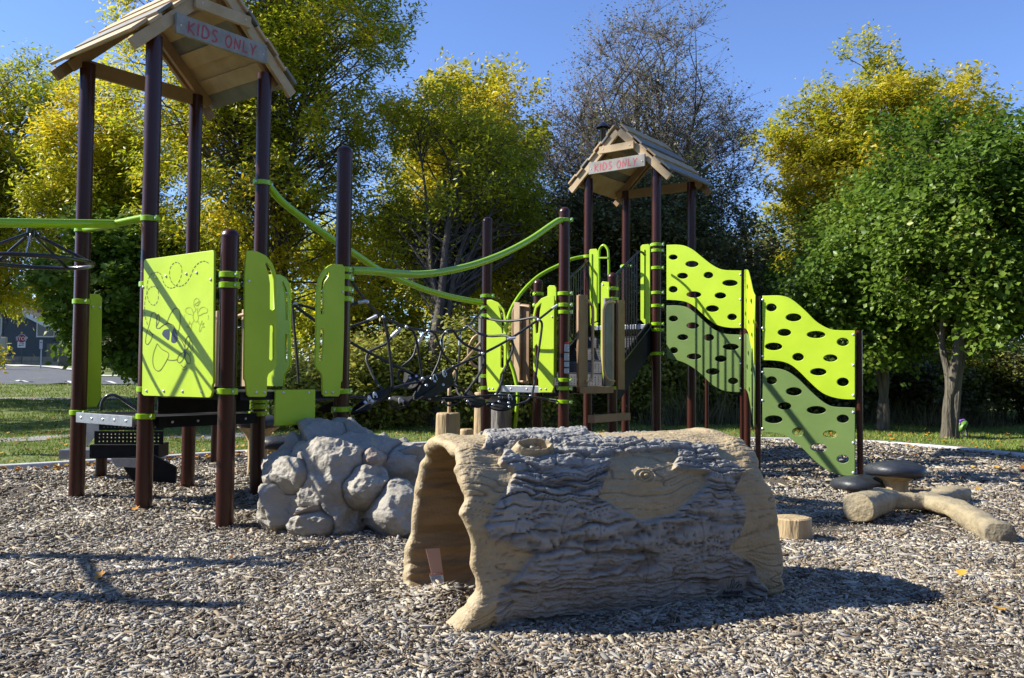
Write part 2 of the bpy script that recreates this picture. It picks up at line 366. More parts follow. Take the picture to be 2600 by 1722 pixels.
def chips(name, xs, ys, zs, sc, mat, tilt=0.20):
    n = len(xs); X, Y, N = frames(n, tilt, rng)
    L = np.clip(rng.lognormal(-3.6, 0.6, n), .007, .13)*sc; Wd = np.clip(L*rng.uniform(0.12, 0.5, n), 0, .024*sc); T = rng.uniform(0.0012, 0.005, n)*sc
    c = np.stack([xs, ys, zs], 1); k = rng.uniform(0.25, 0.95, (n, 4)); sk = rng.uniform(-0.35, 0.35, (n, 2))
    top = [c+X*(L*(-.5+sk[:, 0]*.3))[:, None]-Y*(Wd*.5*k[:, 0])[:, None], c+X*(L*.5)[:, None]-Y*(Wd*.5*k[:, 1])[:, None]+N*(L*sk[:, 1]*.12)[:, None],
           c+X*(L*(.5-sk[:, 0]*.3))[:, None]+Y*(Wd*.5*k[:, 2])[:, None]+N*(L*sk[:, 1]*.12)[:, None], c-X*(L*.5)[:, None]+Y*(Wd*.5*k[:, 3])[:, None]]
    P = np.stack([t+N*T[:, None] for t in top]+[t-N*T[:, None] for t in top], 1).reshape(-1, 3)
    fq = np.array([(0, 1, 2, 3), (0, 4, 5, 1), (1, 5, 6, 2), (2, 6, 7, 3), (3, 7, 4, 0)])
    F_ = (np.arange(n)[:, None, None]*8+fq[None]).reshape(-1, 4)
    o = npmesh(name, P, F_, mat, smooth=False); return o
CHIP = ramp_island('wood_chip', [(0.0, (0.03, 0.022, 0.015)), (0.22, (0.09, 0.068, 0.045)), (0.38, (0.26, 0.195, 0.12)), (0.5, (0.19, 0.18, 0.16)), (0.62, (0.38, 0.355, 0.31)), (0.74, (0.42, 0.345, 0.23)), (0.86, (0.50, 0.45, 0.37)), (1.0, (0.80, 0.74, 0.62))], rough=0.65, clus=(1.3, 0.33))
def band(y0, y1, dens, hw):
    A_ = (y1-y0)*hw(y1)*2; n = int(A_*dens*1.0); y = rng.uniform(y0, y1, n); x = rng.uniform(-1, 1, n)*hw(y1); k = np.abs(x) < hw(y); return x[k], y[k]
hwf = lambda y: 0.62*y+0.7
XS = []; YS = []; SC = []
for y0, y1, d_, s_ in ((2.4, 3.6, 7500, 0.95), (3.6, 5, 6200, 1.0), (5, 6.5, 4200, 1.05), (6.5, 8.5, 2300, 1.2), (8.5, 11, 1200, 1.45), (11, 15, 620, 1.8)):
    x, y = band(y0, y1, d_, hwf); XS.append(x); YS.append(y); SC.append(np.full(len(x), s_))
XS = np.concatenate(XS); YS = np.concatenate(YS); SC = np.concatenate(SC)
k = inside(XS, YS, 0.07)&(vn(np.stack([XS*1.1, YS*1.1, 0*XS], 1), 93)+.5*vn(np.stack([XS*4, YS*4, 0*XS], 1), 94)+rng.random(len(XS))*1.1 > .10); XS, YS, SC = XS[k], YS[k], SC[k]
# a heap of chips in the mouth of the log tunnel
n_ = 2200; hx = rng.normal(-0.31, 0.10, n_); hy = rng.normal(4.22, 0.12, n_); 
hh = 0.075*np.exp(-((hx+0.30)/0.16)**2-((hy-4.22)/0.20)**2)
ZS = gz(XS, YS)+rng.uniform(0.0, 0.022, len(XS))*SC+0.075*np.exp(-((XS+0.30)/0.16)**2-((YS-4.22)/0.20)**2)
XS = np.concatenate([XS, hx]); YS = np.concatenate([YS, hy]); SC = np.concatenate([SC, np.full(n_, 1.0)]); ZS = np.concatenate([ZS, hh+gz(hx, hy)+rng.uniform(0, 0.02, n_)])
fx, fy = band(2.4, 8.0, 3000, hwf); kf = inside(fx, fy, .07) & (rng.random(len(fx)) < np.clip(2.2-fy*.26, .15, 1)); fx, fy = fx[kf], fy[kf]
XS = np.concatenate([XS, fx]); YS = np.concatenate([YS, fy]); ZS = np.concatenate([ZS, gz(fx, fy)+rng.uniform(.004, .03, len(fx))]); SC = np.concatenate([SC, np.full(len(fx), .42)])
tag(chips('wood_chips', XS, YS, ZS, SC, CHIP), kind='stuff')
print('chips', len(XS))
def leafmesh(name, c, X, Y, N, L, Wd, mat, parent=None, fold=0.18, shape=0.45):
    n = len(c); v = np.stack([c-X*(L*.5)[:, None], c+X*(L*(shape-.5))[:, None]-Y*(Wd*.5)[:, None]+N*(Wd*fold)[:, None], c+X*(L*.5)[:, None], c+X*(L*(shape-.5))[:, None]+Y*(Wd*.5)[:, None]+N*(Wd*fold)[:, None]], 1).reshape(-1, 3)
    f_ = (np.arange(n)[:, None, None]*4+np.array([(0, 1, 2), (0, 2, 3)])[None]).reshape(-1, 3)
    return npmesh(name, v, f_, mat, parent, smooth=False)
LITTER = ramp_island('fallen_leaf', [(0, (0.16, 0.06, 0.02)), (0.3, (0.32, 0.10, 0.02)), (0.55, (0.45, 0.20, 0.03)), (0.8, (0.55, 0.38, 0.04)), (1, (0.30, 0.17, 0.06))], rough=0.7)
lx = np.concatenate([rng.uniform(-6, 7, 420), rng.uniform(-9, 9, 2600), rng.uniform(-24, -3, 2600)]); ly = np.concatenate([rng.uniform(3, 13, 420), rng.uniform(9, 19, 2600), rng.uniform(10, 34, 2600)])
ins = inside(lx, ly, 0.5); keep = (~ins) | (rng.random(len(lx)) < 0.16); keep[:420] = ins[:420] & (rng.random(420) < 0.3)
# drifts against the inside of the left kerb
kk = rng.integers(int(NK*3/18), int(NK*7/18), 420); dx_ = kl[kk]-kn[kk]*rng.exponential(0.12, 420)[:, None]-kn[kk]*0.09
lx = np.concatenate([lx[keep], dx_[:, 0]]); ly = np.concatenate([ly[keep], dx_[:, 1]])
lz = np.where(inside(lx, ly, 0), gz(lx, ly)+0.028, 0.05+terrain(lx, ly)+gz(lx, ly)*2)
X, Y, N = frames(len(lx), 0.35, rng); n = len(lx); L = rng.uniform(0.035, 0.075, n)
out_ = [(-.5, 0, .1), (-.28, -.42, .16), (.02, -.22, .03), (.2, -.48, .2), (.24, -.12, .04), (.55, 0, .14), (.24, .14, .04), (.16, .5, .22), (0, .2, .02), (-.3, .38, .12)]
c0 = np.stack([lx, ly, lz+0.010], 1); P = np.stack([c0+(X*a_+Y*b_+N*h_)*L[:, None] for a_, b_, h_ in out_], 1).reshape(-1, 3)
f = (np.arange(n)[:, None, None]*10+np.array([(0, 1, 2, 8), (8, 2, 4, 6), (2, 3, 4, 4), (4, 5, 6, 6), (6, 7, 8, 8), (8, 9, 0, 0)])[None]).reshape(-1, 4)
tri = np.concatenate([f[:, :3], f[:, [0, 2, 3]]]); tri = tri[(tri[:, 0] != tri[:, 1])&(tri[:, 1] != tri[:, 2])&(tri[:, 0] != tri[:, 2])]
tag(npmesh('fallen_leaves', P, tri, LITTER, smooth=False), kind='stuff')
GRASS = ramp_island('grass_blade', [(0, (0.11, 0.18, 0.02)), (0.5, (0.19, 0.27, 0.035)), (0.85, (0.27, 0.33, 0.06)), (1, (0.38, 0.35, 0.12))], rough=0.6, clus=(0.5, 0.3), trans=0.25)
gx = []; gy = []; gs = []
for y0, y1, d_, s_ in ((8, 13, 700, 1.0), (13, 18, 420, 1.25), (18, 26, 150, 1.9), (26, 34.5, 70, 2.6)):
    x, y = band(y0, y1, d_, lambda q: 0.62*q+1.0); k = ~inside(x, y, -0.10) & ((x < 6) | (y < 24)); gx.append(x[k]); gy.append(y[k]); gs.append(np.full(k.sum(), s_))
gx = np.concatenate(gx); gy = np.concatenate(gy); gs = np.concatenate(gs); n = len(gx); print('blades', n)
gh = rng.uniform(0.02, 0.055, n)*np.sqrt(gs); yaw = rng.uniform(0, 6.28, n); ww = rng.uniform(0.004, 0.009, n)*gs; z0 = 0.03+terrain(gx, gy)+gz(gx, gy)*2
bx = np.stack([np.cos(yaw)*ww, np.sin(yaw)*ww, 0*ww], 1); c0 = np.stack([gx, gy, z0], 1); tip = c0+np.stack([rng.normal(0, 0.018, n), rng.normal(0, 0.018, n), gh], 1)
tag(npmesh('grass_blades', np.stack([c0-bx, c0+bx, tip], 1).reshape(-1, 3), np.arange(n*3).reshape(-1, 3), GRASS, smooth=False), kind='stuff')

# ------------------------------------------------------------------ the far left: wall, house, signs
BLK = M('retaining_block', (0.13, 0.12, 0.12), (0.19, 0.175, 0.17), scale=3, rough=0.9)
def aslab(name, label, cat, x0, x1, y0, y1, Y, depth, mat, **k):
    A_, B_ = at(x0, y1, Y), at(x1, y0, Y); b = MB(); b.box(V([A_[0], Y, A_[2]-.6]), (B_[0]-A_[0], 0, 0), (0, depth, 0), (0, 0, B_[2]-A_[2]+.6)); return tag(b.build(name, mat), label, cat, **k)
RW = thing('retaining_wall', 'stepped grey block retaining wall beyond the far side of the road', 'wall', at(100, 930, 54.5)*V([1, 1, 0]))
yw0 = 54.5; rwb = 0
for row in range(6):
    zt = float(at(60, 905, yw0)[2])-row*.30; xr = at(132+[0, 14, 28, 42, 56, 70][row], 905, yw0)[0]; xl = at(-260, 905, yw0)[0]
    if row == 0: xr = at(132, 905, yw0)[0]
    b = MB(); x_ = xl-(row % 2)*.35
    while x_ < xr: b.box((x_, yw0-row*.03, zt-.29), (.68, 0, 0), (0, .6, 0), (0, 0, .28)); x_ += .70
    b.build('block_course', BLK, RW, False)
HS = thing('house', 'dark blue grey house with shaded gable beyond the road at the left edge', 'house', at(60, 900, 62)*V([1, 1, 0]))
SID = M('dark_siding', (0.045, 0.055, 0.075), (0.055, 0.065, 0.085), scale=4, rough=0.8); ROOFM = M('house_roof', (0.10, 0.09, 0.085), (0.14, 0.13, 0.12), scale=6, rough=0.9)
q = at(-150, 915, 62); r_ = at(150, 915, 62); z0_, ze, za = q[2]-.5, float(at(0, 835, 62)[2]), float(at(0, 765, 62)[2]); xm = (q[0]+r_[0])/2
b = MB(); b.add([(q[0], 62, z0_), (r_[0], 62, z0_), (r_[0], 62, ze), (xm, 62, za), (q[0], 62, ze), (q[0], 72, z0_), (r_[0], 72, z0_), (r_[0], 72, ze), (xm, 72, za), (q[0], 72, ze)], [(0, 1, 2, 3, 4), (9, 8, 7, 6, 5), (0, 5, 6, 1), (1, 6, 7, 2), (0, 4, 9, 5)]); b.build('walls', SID, HS)
b = MB(); b.add([(q[0]-.5, 61.5, ze-.25), (xm, 61.5, za+.12), (xm, 72.5, za+.12), (q[0]-.5, 72.5, ze-.25)], [(0, 1, 2, 3)]); b.add([(xm, 61.5, za+.12), (r_[0]+.5, 61.5, ze-.25), (r_[0]+.5, 72.5, ze-.25), (xm, 72.5, za+.12)], [(0, 1, 2, 3)])
for i_ in range(len(b.v)): pass
b.build('roof', ROOFM, HS)
for sg in (-1, 1):
    b = MB(); e_ = (r_[0]+.5 if sg > 0 else q[0]-.5); b.bar((xm, 61.4, za+.05), (e_, 61.4, ze-.32), .12, .3); b.build('gable_trim', PAINT, HS)
for xw in (-5.2, -1.2, 2.6):
    b = MB(); b.box((xm+xw, 61.9, z0_+2.2), (1.3, 0, 0), (0, .12, 0), (0, 0, 1.4)); w_ = b.build('window', PAINT, HS); b = MB(); b.box((xm+xw+.1, 61.85, z0_+2.3), (1.1, 0, 0), (0, .04, 0), (0, 0, 1.2)); b.build('pane', M('dark_glass', (0.02, 0.025, 0.03), rough=0.1), w_)
FN = thing('picket_fence', 'grey brown wooden fence above the retaining wall behind the road', 'fence', at(150, 905, 57)*V([1, 1, 0]))
FM = M('weathered_fence', (0.12, 0.10, 0.085), (0.17, 0.145, 0.12), scale=5, rough=0.9)
A_ = at(118, 905, 57); b_ = at(330, 905, 57); x_ = A_[0]; zt = float(at(118, 872, 57)[2])
b = MB()
while x_ < b_[0]: b.box((x_, 57, A_[2]-1.2), (.14, 0, 0), (0, .03, 0), (0, 0, zt-A_[2]+1.2+.02*math.sin(x_*5))); x_ += .15
b.build('fence_boards', FM, FN)
# stop sign with plate, parking sign, beige cabinet
sy = 51.8; ST = thing('stop_sign', 'red octagonal stop sign with a white arrow plate below, at the far road edge', 'road sign', at(56, 930, sy)*V([1, 1, 0]))
c_ = at(56, 860, sy); rS = 11*sy/F; b = MB(); o_8 = [(rS*math.cos(math.radians(22.5+45*k)), rS*math.sin(math.radians(22.5+45*k))) for k in range(8)]
mm = Matrix(((1, 0, 0, c_[0]), (0, 0, -1, sy), (0, 1, 0, c_[2]), (0, 0, 0, 1)))
plate_later = [('sign_border', [(x*1.08, y*1.08) for x, y in o_8], .02, 'w', 0), ('sign_face', o_8, .02, 'r', -.012)]
SIGNW = M('sign_white', (.5, .5, .5), rough=.5); SIGNR = M('sign_red', (.16, .008, .01), rough=.5); SIGNK = M('sign_black', (.01, .01, .01), rough=.6)  # stop sign red is darkened to stand in for shade on it
def flat_plate(name, poly, x, z, y, th, mat, parent):
    b = MB(); k = len(poly); b.add([(x+p[0], y, z+p[1]) for p in poly]+[(x+p[0], y+th, z+p[1]) for p in poly], [tuple(range(k)), tuple(reversed(range(k, 2*k)))]+[(i, k+i, k+(i+1) % k, (i+1) % k) for i in range(k)]); return b.build(name, mat, parent)
sb_ = flat_plate('sign_border', [(x*1.09, y*1.09) for x, y in o_8], c_[0], c_[2], sy-.02, .02, SIGNW, ST); sf = flat_plate('sign_face', o_8, c_[0], c_[2], sy-.035, .012, SIGNR, ST)
def sign_text(s, x, z, y, size, mat, parent):
    cu = bpy.data.curves.new('lettering', 'FONT'); cu.body = s; cu.size = size; cu.extrude = .003; cu.align_x = 'CENTER'; tmp = bpy.data.objects.new('t_', cu); C.objects.link(tmp); me = bpy.data.meshes.new_from_object(tmp.evaluated_get(bpy.context.evaluated_depsgraph_get())); bpy.data.objects.remove(tmp); bpy.data.curves.remove(cu)
    me.transform(Matrix(((1, 0, 0, x), (0, 0, -1, y), (0, 1, 0, z), (0, 0, 0, 1)))); me.materials.clear(); me.materials.append(mat); o = bpy.data.objects.new('lettering', me); C.objects.link(o); o.parent = parent; o.matrix_parent_inverse = chain(parent).inverted()
sign_text('STOP', c_[0], c_[2]-.1, sy-.042, .3, SIGNW, sf)
p_ = at(55, 875.5, sy); sp_ = flat_plate('arrow_plate', [(-.235, -.175), (.235, -.175), (.235, .175), (-.235, .175)], p_[0], p_[2], sy-.03, .015, SIGNW, ST)
for dz_, sg in ((.05, 1), (-.05, -1)):
    flat_plate('arrow', [(-.15*sg, -.015), (.08*sg, -.015), (.08*sg, -.05), (.17*sg, 0), (.08*sg, .05), (.08*sg, .015), (-.15*sg, .015)], p_[0], p_[2]+dz_, sy-.036, .004, SIGNK, sp_)
b = MB(); b.box((c_[0]-.03, sy, c_[2]-3.2), (.06, 0, 0), (0, .05, 0), (0, 0, 3.3)); b.build('sign_post', M('green_post', (.03, .05, .04), rough=.6), ST)
p_ = at(104.5, 874.5, 46.5); PK = thing('parking_sign', 'small narrow white parking sign on a thin grey post by the road kerb', 'road sign', at(104, 933, 46.5)*V([1, 1, 0]))
pf = flat_plate('sign_face', [(-.08, -.24), (.08, -.24), (.08, .24), (-.08, .24)], p_[0], p_[2], 46.48, .015, SIGNW, PK); flat_plate('symbol', [(-.03, -.02), (.04, -.02), (.04, .02), (-.03, .03)], p_[0], p_[2]+.1, 46.474, .004, SIGNK, pf)
b = MB(); b.box((p_[0]-.025, 46.5, p_[2]-2.0), (.05, 0, 0), (0, .04, 0), (0, 0, 2.1)); b.build('sign_post', STEEL, PK)
A_ = at(-16, 922, 45); B_ = at(14, 856, 45); CB = thing('notice_board', 'pale beige free standing panel board cut by the left edge', 'notice board', (A_[0], 45, A_[2]))
BE = M('beige_board', (.36, .34, .24), (.42, .40, .29), scale=3, rough=.8)
b = MB(); b.box((A_[0], 45, A_[2]+.35), (B_[0]-A_[0], 0, 0), (0, .2, 0), (0, 0, B_[2]-A_[2]-.35)); b.build('panel', BE, CB, False, .02)
b = MB(); b.box((A_[0], 45.02, A_[2]-.3), (B_[0]-A_[0]-.06, 0, 0), (0, .16, 0), (0, 0, .62)); b.build('base', BE, CB, False, .02)

# ------------------------------------------------------------------ play structures
def clamp_mesh(key, n=20):
    return key
CL = {}
def clamp(post, p, z, ang=0.0, dbl=True):
    """lime band round a post with a bolted lug; ang = direction of the lug"""
    if 'm' not in CL:
        b = MB(); r0, r1, h_ = RP+0.0015, RP+0.0115, 0.021
        b.lathe([(r0, -h_), (r1-0.003, -h_), (r1, -h_+0.003), (r1, h_-0.003), (r1-0.003, h_), (r0, h_)], n=28)
        b.box((RP, -0.012, -h_), (0.045, 0, 0), (0, 0.024, 0), (0, 0, 2*h_)); b.box((-RP-0.03, -0.012, -h_), (0.03, 0, 0), (0, 0.024, 0), (0, 0, 2*h_))
        for sx in (RP+0.03, -RP-0.018):
            b.lathe([(0.009, -0.018), (0.009, 0.018)], (sx, 0, 0), 8, 1, (0, 1, 0))
        me = bpy.data.meshes.new('clamp'); me.from_pydata(b.v, [], b.f); me.materials.append(LIMEP); me.materials.append(ALU); me.polygons.foreach_set('material_index', b.mi)
        me.polygons.foreach_set('use_smooth', [True]*len(b.f)); me.set_sharp_from_angle(angle=math.radians(35)); CL['m'] = me
    o = bpy.data.objects.new('clamp', CL['m']); C.objects.link(o); o.location = (p[0], p[1], z); o.rotation_euler = (0, 0, ang)
    o.parent = post; o.matrix_parent_inverse = chain(post).inverted(); return o
def post(parent, p, h_, dome=True, r=RP, name='post', mat=None):
    b = MB(); prof = [(r, -0.3), (r, h_-r*0.9)]
    if dome: prof += [(r+0.003, h_-r*0.9), (r+0.003, h_-r*0.75)]+[(r*math.cos(t), h_-r*0.75+r*0.8*math.sin(t)) for t in np.linspace(0.15, 1.5, 8)]
    else: prof[-1] = (r, h_)
    b.lathe(prof, (p[0], p[1], 0), 28)
    return b.build(name, mat or BROWN, parent, True)
A1 = math.atan2(e1[1], e1[0]); A2 = math.atan2(e2[1], e2[0])
def bolts(name, pts, n, parent, r=0.009, mat=None):
    k = 'bolt%.4f' % r
    if k not in CL:
        b = MB(); b.lathe([(r, 0), (r, 0.003), (r*0.6, 0.007), (0.001, 0.008)], (0, 0, 0), 10); me = bpy.data.meshes.new('bolt'); me.from_pydata(b.v, [], b.f)
        me.materials.append(mat or ALU); me.polygons.foreach_set('use_smooth', [True]*len(b.f)); CL[k] = me
    for q in pts:
        o = bpy.data.objects.new(name, CL[k]); C.objects.link(o); o.location = tuple(q); o.rotation_euler = Vector(n).to_track_quat('Z', 'Y').to_euler()
        o.parent = parent; o.matrix_parent_inverse = chain(parent).inverted()
def deck(parent, p, z, mat_edge, name='deck', frame=0.065, ins=0.045, th=0.065):
    """square perforated deck with corner p, sides e1,e2"""
    b = MB(); q = V([p[0], p[1], z-th])+e1*ins*0+e2*0
    b.box(q+e1*ins+e2*ins, e1*(a-2*ins), e2*(a-2*ins), Z*th)
    d = b.build(name, mat_edge[0], parent, False, 0.004)
    b = MB()
    for (s_, ex, ey) in ((q+e1*0.07-e2*0.02, e1, e2), (q+e2*0.07+e1*(a-0.02), e2, e1)):
        pass
    return d
def edge(parent, pl, s0, s1, z, h_, mat, name='deck_edge', off=0.0, nb=0):
    b = MB(); q = pl.w(s0, z-h_, off); b.box(q, pl.ex*(s1-s0), pl.n*0.03, Z*h_)
    for i in range(nb):
        t = s0+(s1-s0)*(i+0.5)/nb; b.lathe([(0.012, 0), (0.012, 0.004), (0.006, 0.008)], pl.w(t, z-h_/2, off+0.03), 8, 1, pl.n)
    return b.build(name, [mat, ALU], parent, False, 0.003)

def stroke(b, pts, w, n_, mi=0, lift=0.001):
    """flat pen line along 3-D points on a face of normal n_, with mitred joints"""
    pts = [V(p)+n_*lift for p in pts]; k = len(pts); L_, R_ = [], []
    for i in range(k):
        d = nrm(pts[min(i+1, k-1)]-pts[max(i-1, 0)]+1e-9); s_ = nrm(np.cross(n_, d)); ww = w[i] if hasattr(w, '__len__') else w
        L_.append(pts[i]+s_*ww/2); R_.append(pts[i]-s_*ww/2)
    b.add(L_+R_, [(i, i+1, k+i+1, k+i) for i in range(k-1)], mi)
LET = {'K': ([[(0, 0), (0.06, 1)], [(0.62, 1), (0.05, 0.45), (0.62, 0)]], .62), 'I': ([[(0, 0), (0.1, 1)]], .15), 'D': ([[(0, 0), (0.1, 1), (0.45, 0.9), (0.66, 0.55), (0.5, 0.12), (0, 0)]], .66),
       'S': ([[(0.6, 0.9), (0.3, 1), (0.12, 0.78), (0.3, 0.55), (0.52, 0.32), (0.35, 0.03), (0, 0.08)]], .6), 'O': ([[(0.3, 1), (0.06, 0.72), (0.02, 0.3), (0.25, 0), (0.52, 0.2), (0.62, 0.65), (0.45, 0.97), (0.3, 1)]], .62),
       'N': ([[(0, 0), (0.1, 1), (0.5, 0.05), (0.66, 1)]], .66), 'L': ([[(0.08, 1), (0, 0.02), (0.5, 0.08)]], .5), 'Y': ([[(0, 1), (0.3, 0.5)], [(0.66, 1), (0.3, 0.5), (0.22, 0)]], .66)}
def lettering(text, o, ex, ez, n_, h_, width, parent, name='lettering', mat=REDP, w=0.018):
    adv = sum((LET[c][1]+0.3) if c != ' ' else 0.55 for c in text)-0.3; sc = width/(adv*h_); x = 0; b = MB(); rr = random.Random(3)
    for c in text:
        if c == ' ': x += 0.55*h_*sc; continue
        for st in LET[c][0]:
            sm = smooth_pts([V([p[0], p[1]]) for p in st], 5) if c in 'SOD' else [V(p) for p in st]
            dy = rr.uniform(-.04, .04)
            pts = [o+ex*(x+p[0]*h_*sc)+ez*((p[1]+dy)*h_) for p in sm]
            if len(pts) == 2: pts = [pts[0]*(1-t)+pts[1]*t for t in (0, .33, .66, 1)]
            elif c not in 'SOD':
                pts = [pts[i]*(1-t)+pts[i+1]*t for i in range(len(pts)-1) for t in (0, .35, .7)]+[pts[-1]]
            stroke(b, pts, [w*rr.uniform(.7, 1.15) for _ in pts], n_)
        x += (LET[c][1]+0.3)*h_*sc
    return b.build(name, mat, parent)

def roof(parent, c0, gx_, rg, z0, front_over=0.13, back_over=0.13):
    """gabled roof of staggered boards: c0 = front-left post (seen facing the gable), gx_ = along the gable, rg = ridge direction going back"""
    R_ = bpy.data.objects.new('roof', None); C.objects.link(R_); R_.parent = parent; R_.matrix_parent_inverse = chain(parent).inverted()
    mid = V([c0[0], c0[1], 0])+gx_*a/2
    half = 0.725; rise = 0.70; sl_ = math.hypot(half, rise); nb = 7; bw = sl_/nb
    zap = z0+rise
    L_ = a+front_over+back_over
    cols = [WOOD_T, WOOD_G, WOOD_T, WOOD_T, WOOD_G, WOOD_T, WOOD_T]
    for sgn in (-1, 1):
        d = (gx_*sgn*half-Z*rise)/sl_; nn = nrm(np.cross(d, rg)); nn = nn if nn[2] > 0 else -nn
        for i in range(nb):
            lift = 0.045+(0.0265 if i % 2 == 0 else 0.0); fo = front_over+(0.010 if i % 2 else 0.0)
            b = MB(); q = mid+Z*zap+d*(bw*i-(0.014 if i % 2 == 0 else 0.002))+nn*lift-rg*fo
            b.box(q, d*(bw+0.028 if i % 2 == 0 else bw+0.004), rg*(L_+(0.02 if i % 2 else 0.0)), nn*0.026)
            b.build('roof_board', cols[(i+(2 if sgn > 0 else 0)) % 7], R_, False, 0.004)
        # rafters at front, over the posts and at the back
        for k, t in enumerate((-front_over+0.02, -0.02, a-0.02, a+back_over-0.06)):
            b = MB(); q = mid+Z*zap+rg*t-nn*0.052+d*0.02
            b.box(q, d*(sl_+(0.05 if k in (0, 3) else -0.08)), rg*0.042, nn*0.095)
            b.build('rafter', WOOD_T if k == 0 else WOOD_B, R_, False, 0.004)
    b = MB(); b.box(mid-gx_*(a/2)+rg*(a-0.03)+Z*(z0+0.0), gx_*a, rg*0.04, Z*0.13); b.build('tie_beam', WOOD_B, R_)
    fp = mid-rg*(front_over+0.028)
    # sign board and short board above it
    b = MB(); b.box(fp-gx_*0.44+Z*(z0+0.13), gx_*0.88, rg*0.032, Z*0.165); s_ = b.build('sign_board', SIGN, R_, False, 0.004)
    lettering('KIDS ONLY', fp-gx_*0.335+Z*(z0+0.16), gx_, Z, -rg, 0.10, 0.66, s_)
    bolts('bolt', [fp-gx_*0.40+Z*(z0+0.20), fp+gx_*0.40+Z*(z0+0.20)], -rg, s_, 0.008)
    b = MB(); b.box(fp-gx_*0.27+Z*(z0+0.395), gx_*0.54, rg*0.035, Z*0.10); t_ = b.build('gable_board', WOOD_T, R_, False, 0.004)
    bolts('bolt', [fp-gx_*0.21+Z*(z0+0.45), fp+gx_*0.21+Z*(z0+0.45)], -rg, t_, 0.008)
    return R_

# ---- tower near the left, with roof
T1 = thing('play_tower', 'tall play tower with drawing panel and shaded sign under its roof, beside the boulders', 'play tower', P2, 'roofed play towers')
pl12 = Plane(P1, e1); pl23 = Plane(P2, e1); pl34 = Plane(P3, e2); plR4 = Plane(PR, e1)
posts = {}
for nme, q, h_, dm in (('P1', P1, 3.80, False), ('P2', P2, 3.80, False), ('PB', PB, 3.80, False), ('PR', PR, 3.80, False), ('P3', P3, 2.14, True), ('P4', P4, 2.975, True)):
    posts[nme] = post(T1, q, h_, dm)
roof(T1, P2, e2, -e1, 3.70)
def zc(x, y, q):      # height of a clamp seen at pixel y on post q
    return float(at(x, y, q[1]-RP)[2])
for nme, q, x, ys, an in (('P1', P1, 203, (765, 1048), A1), ('P2', P2, 378, (553, 721, 989, 1058), A1), ('P3', P3, 575, (696, 723, 994), A1), ('PR', PR, 660, (461, 1018, 1033, 1051), A2),
                          ('P4', P4, 878, (683, 702, 733, 758, 994, 1040), A2)):
    for y in ys: clamp(posts[nme], q, zc(x, y, q), an)
# decks
dk = MB(); q = V([P1[0], P1[1], D1-0.075]); dk.box(q+e1*0.03+e2*0.03, e1*(a-.06), e2*(a-.06), Z*0.07); dk.build('deck', BLACK, T1, False, 0.004)
edge(T1, Plane(P1, e1, 0.035), 0.085, a-0.085, D1+0.005, 0.085, STEEL, nb=5)
edge(T1, Plane(P2, e2, 0.03), 0.08, a-0.06, D1+0.0, 0.09, BLACK, nb=4)
dk = MB(); q = V([P2[0], P2[1], D2-0.06]); dk.box(q+e1*0.03+e2*0.03, e1*(a-.06), e2*(a-.06), Z*0.055); dk.build('deck', BLACK, T1, False, 0.004)
b = MB(); b.box(V([P2[0], P2[1], D1+0.02])+e1*0.01+e2*0.09, e1*0.02, e2*(a-0.2), Z*(D2-D1)); b.build('step_riser', BLACK, T1, False, 0.004)
edge(T1, Plane(P3, e2, 0.03), 0.07, a-0.06, D2+0.0, 0.06, BLACK)
# drawing panel
dp = Plane(P2, e1, 0.085)
pan = dp.board('drawing_panel', [(371, 659), (368, 663), (363, 1000), (368, 1005), (533, 1010), (538, 1006), (541, 995), (541, 978), (544, 972), (546, 640), (543, 636), (540, 636)], [], 0.019, LIME, T1)
def dpx(x, y): return (350+x/3.92, 620+y/3.92)
lines = MB(); pale = MB()
def dline(pts, w=0.006, dash=False, bb=None, sm=6, closed=False):
    bb = bb or lines; q = [dp.w(*dp.px(*dpx(*p)), 0.0105) for p in pts]; q = smooth_pts(q, sm, closed)
    if closed: q.append(q[0])
    if not dash: stroke(bb, q, w, dp.n)
    else:
        seg = [q[0]]; acc = 0; on = True; fine = [q[i]*(1-t)+q[i+1]*t for i in range(len(q)-1) for t in (0, .5)]
        cur = [fine[0]]
        for i in range(1, len(fine)):
            acc += np.linalg.norm(fine[i]-fine[i-1]); cur.append(fine[i])
            if acc > (0.026 if on else 0.012):
                if on and len(cur) > 1: stroke(bb, cur, w, dp.n)
                cur = [fine[i]]; acc = 0; on = not on
dline([(715, 190), (680, 172), (640, 178), (600, 205), (565, 250), (540, 310), (505, 370), (470, 405), (425, 420), (380, 410), (345, 370), (328, 310), (335, 240), (365, 195), (400, 183), (435, 205), (450, 260), (440, 330), (410, 395), (375, 430), (335, 438), (295, 420), (268, 380), (245, 310), (215, 283), (180, 285), (145, 305), (115, 355), (103, 420), (105, 500), (120, 565), (150, 603), (180, 605), (205, 575), (218, 520), (213, 460), (185, 425), (150, 427), (120, 450), (95, 510), (82, 580), (80, 660), (90, 740), (112, 812)], 0.006, True, sm=10)
dline([(112, 1000), (90, 985), (95, 910), (125, 800), (150, 700), (180, 682), (195, 720), (200, 780), (195, 830), (200, 770), (215, 700), (226, 720), (222, 770), (195, 832), (235, 838)], 0.006)
dline([(112, 1000), (140, 960), (162, 900), (150, 895), (125, 850)], 0.006)
dline([(300, 790), (335, 700), (385, 640), (425, 660), (435, 740), (425, 830), (410, 890)], 0.006)
dline([(225, 840), (270, 805), (320, 792), (365, 810), (385, 850)], 0.006)
dline([(205, 990), (250, 1045), (320, 1095), (275, 1200), (225, 1262), (180, 1240), (160, 1170), (170, 1080), (205, 990)], 0.006)
dline([(410, 930), (450, 965), (480, 1030)], 0.006); dline([(300, 1148), (350, 1158), (405, 1150)], 0.006)
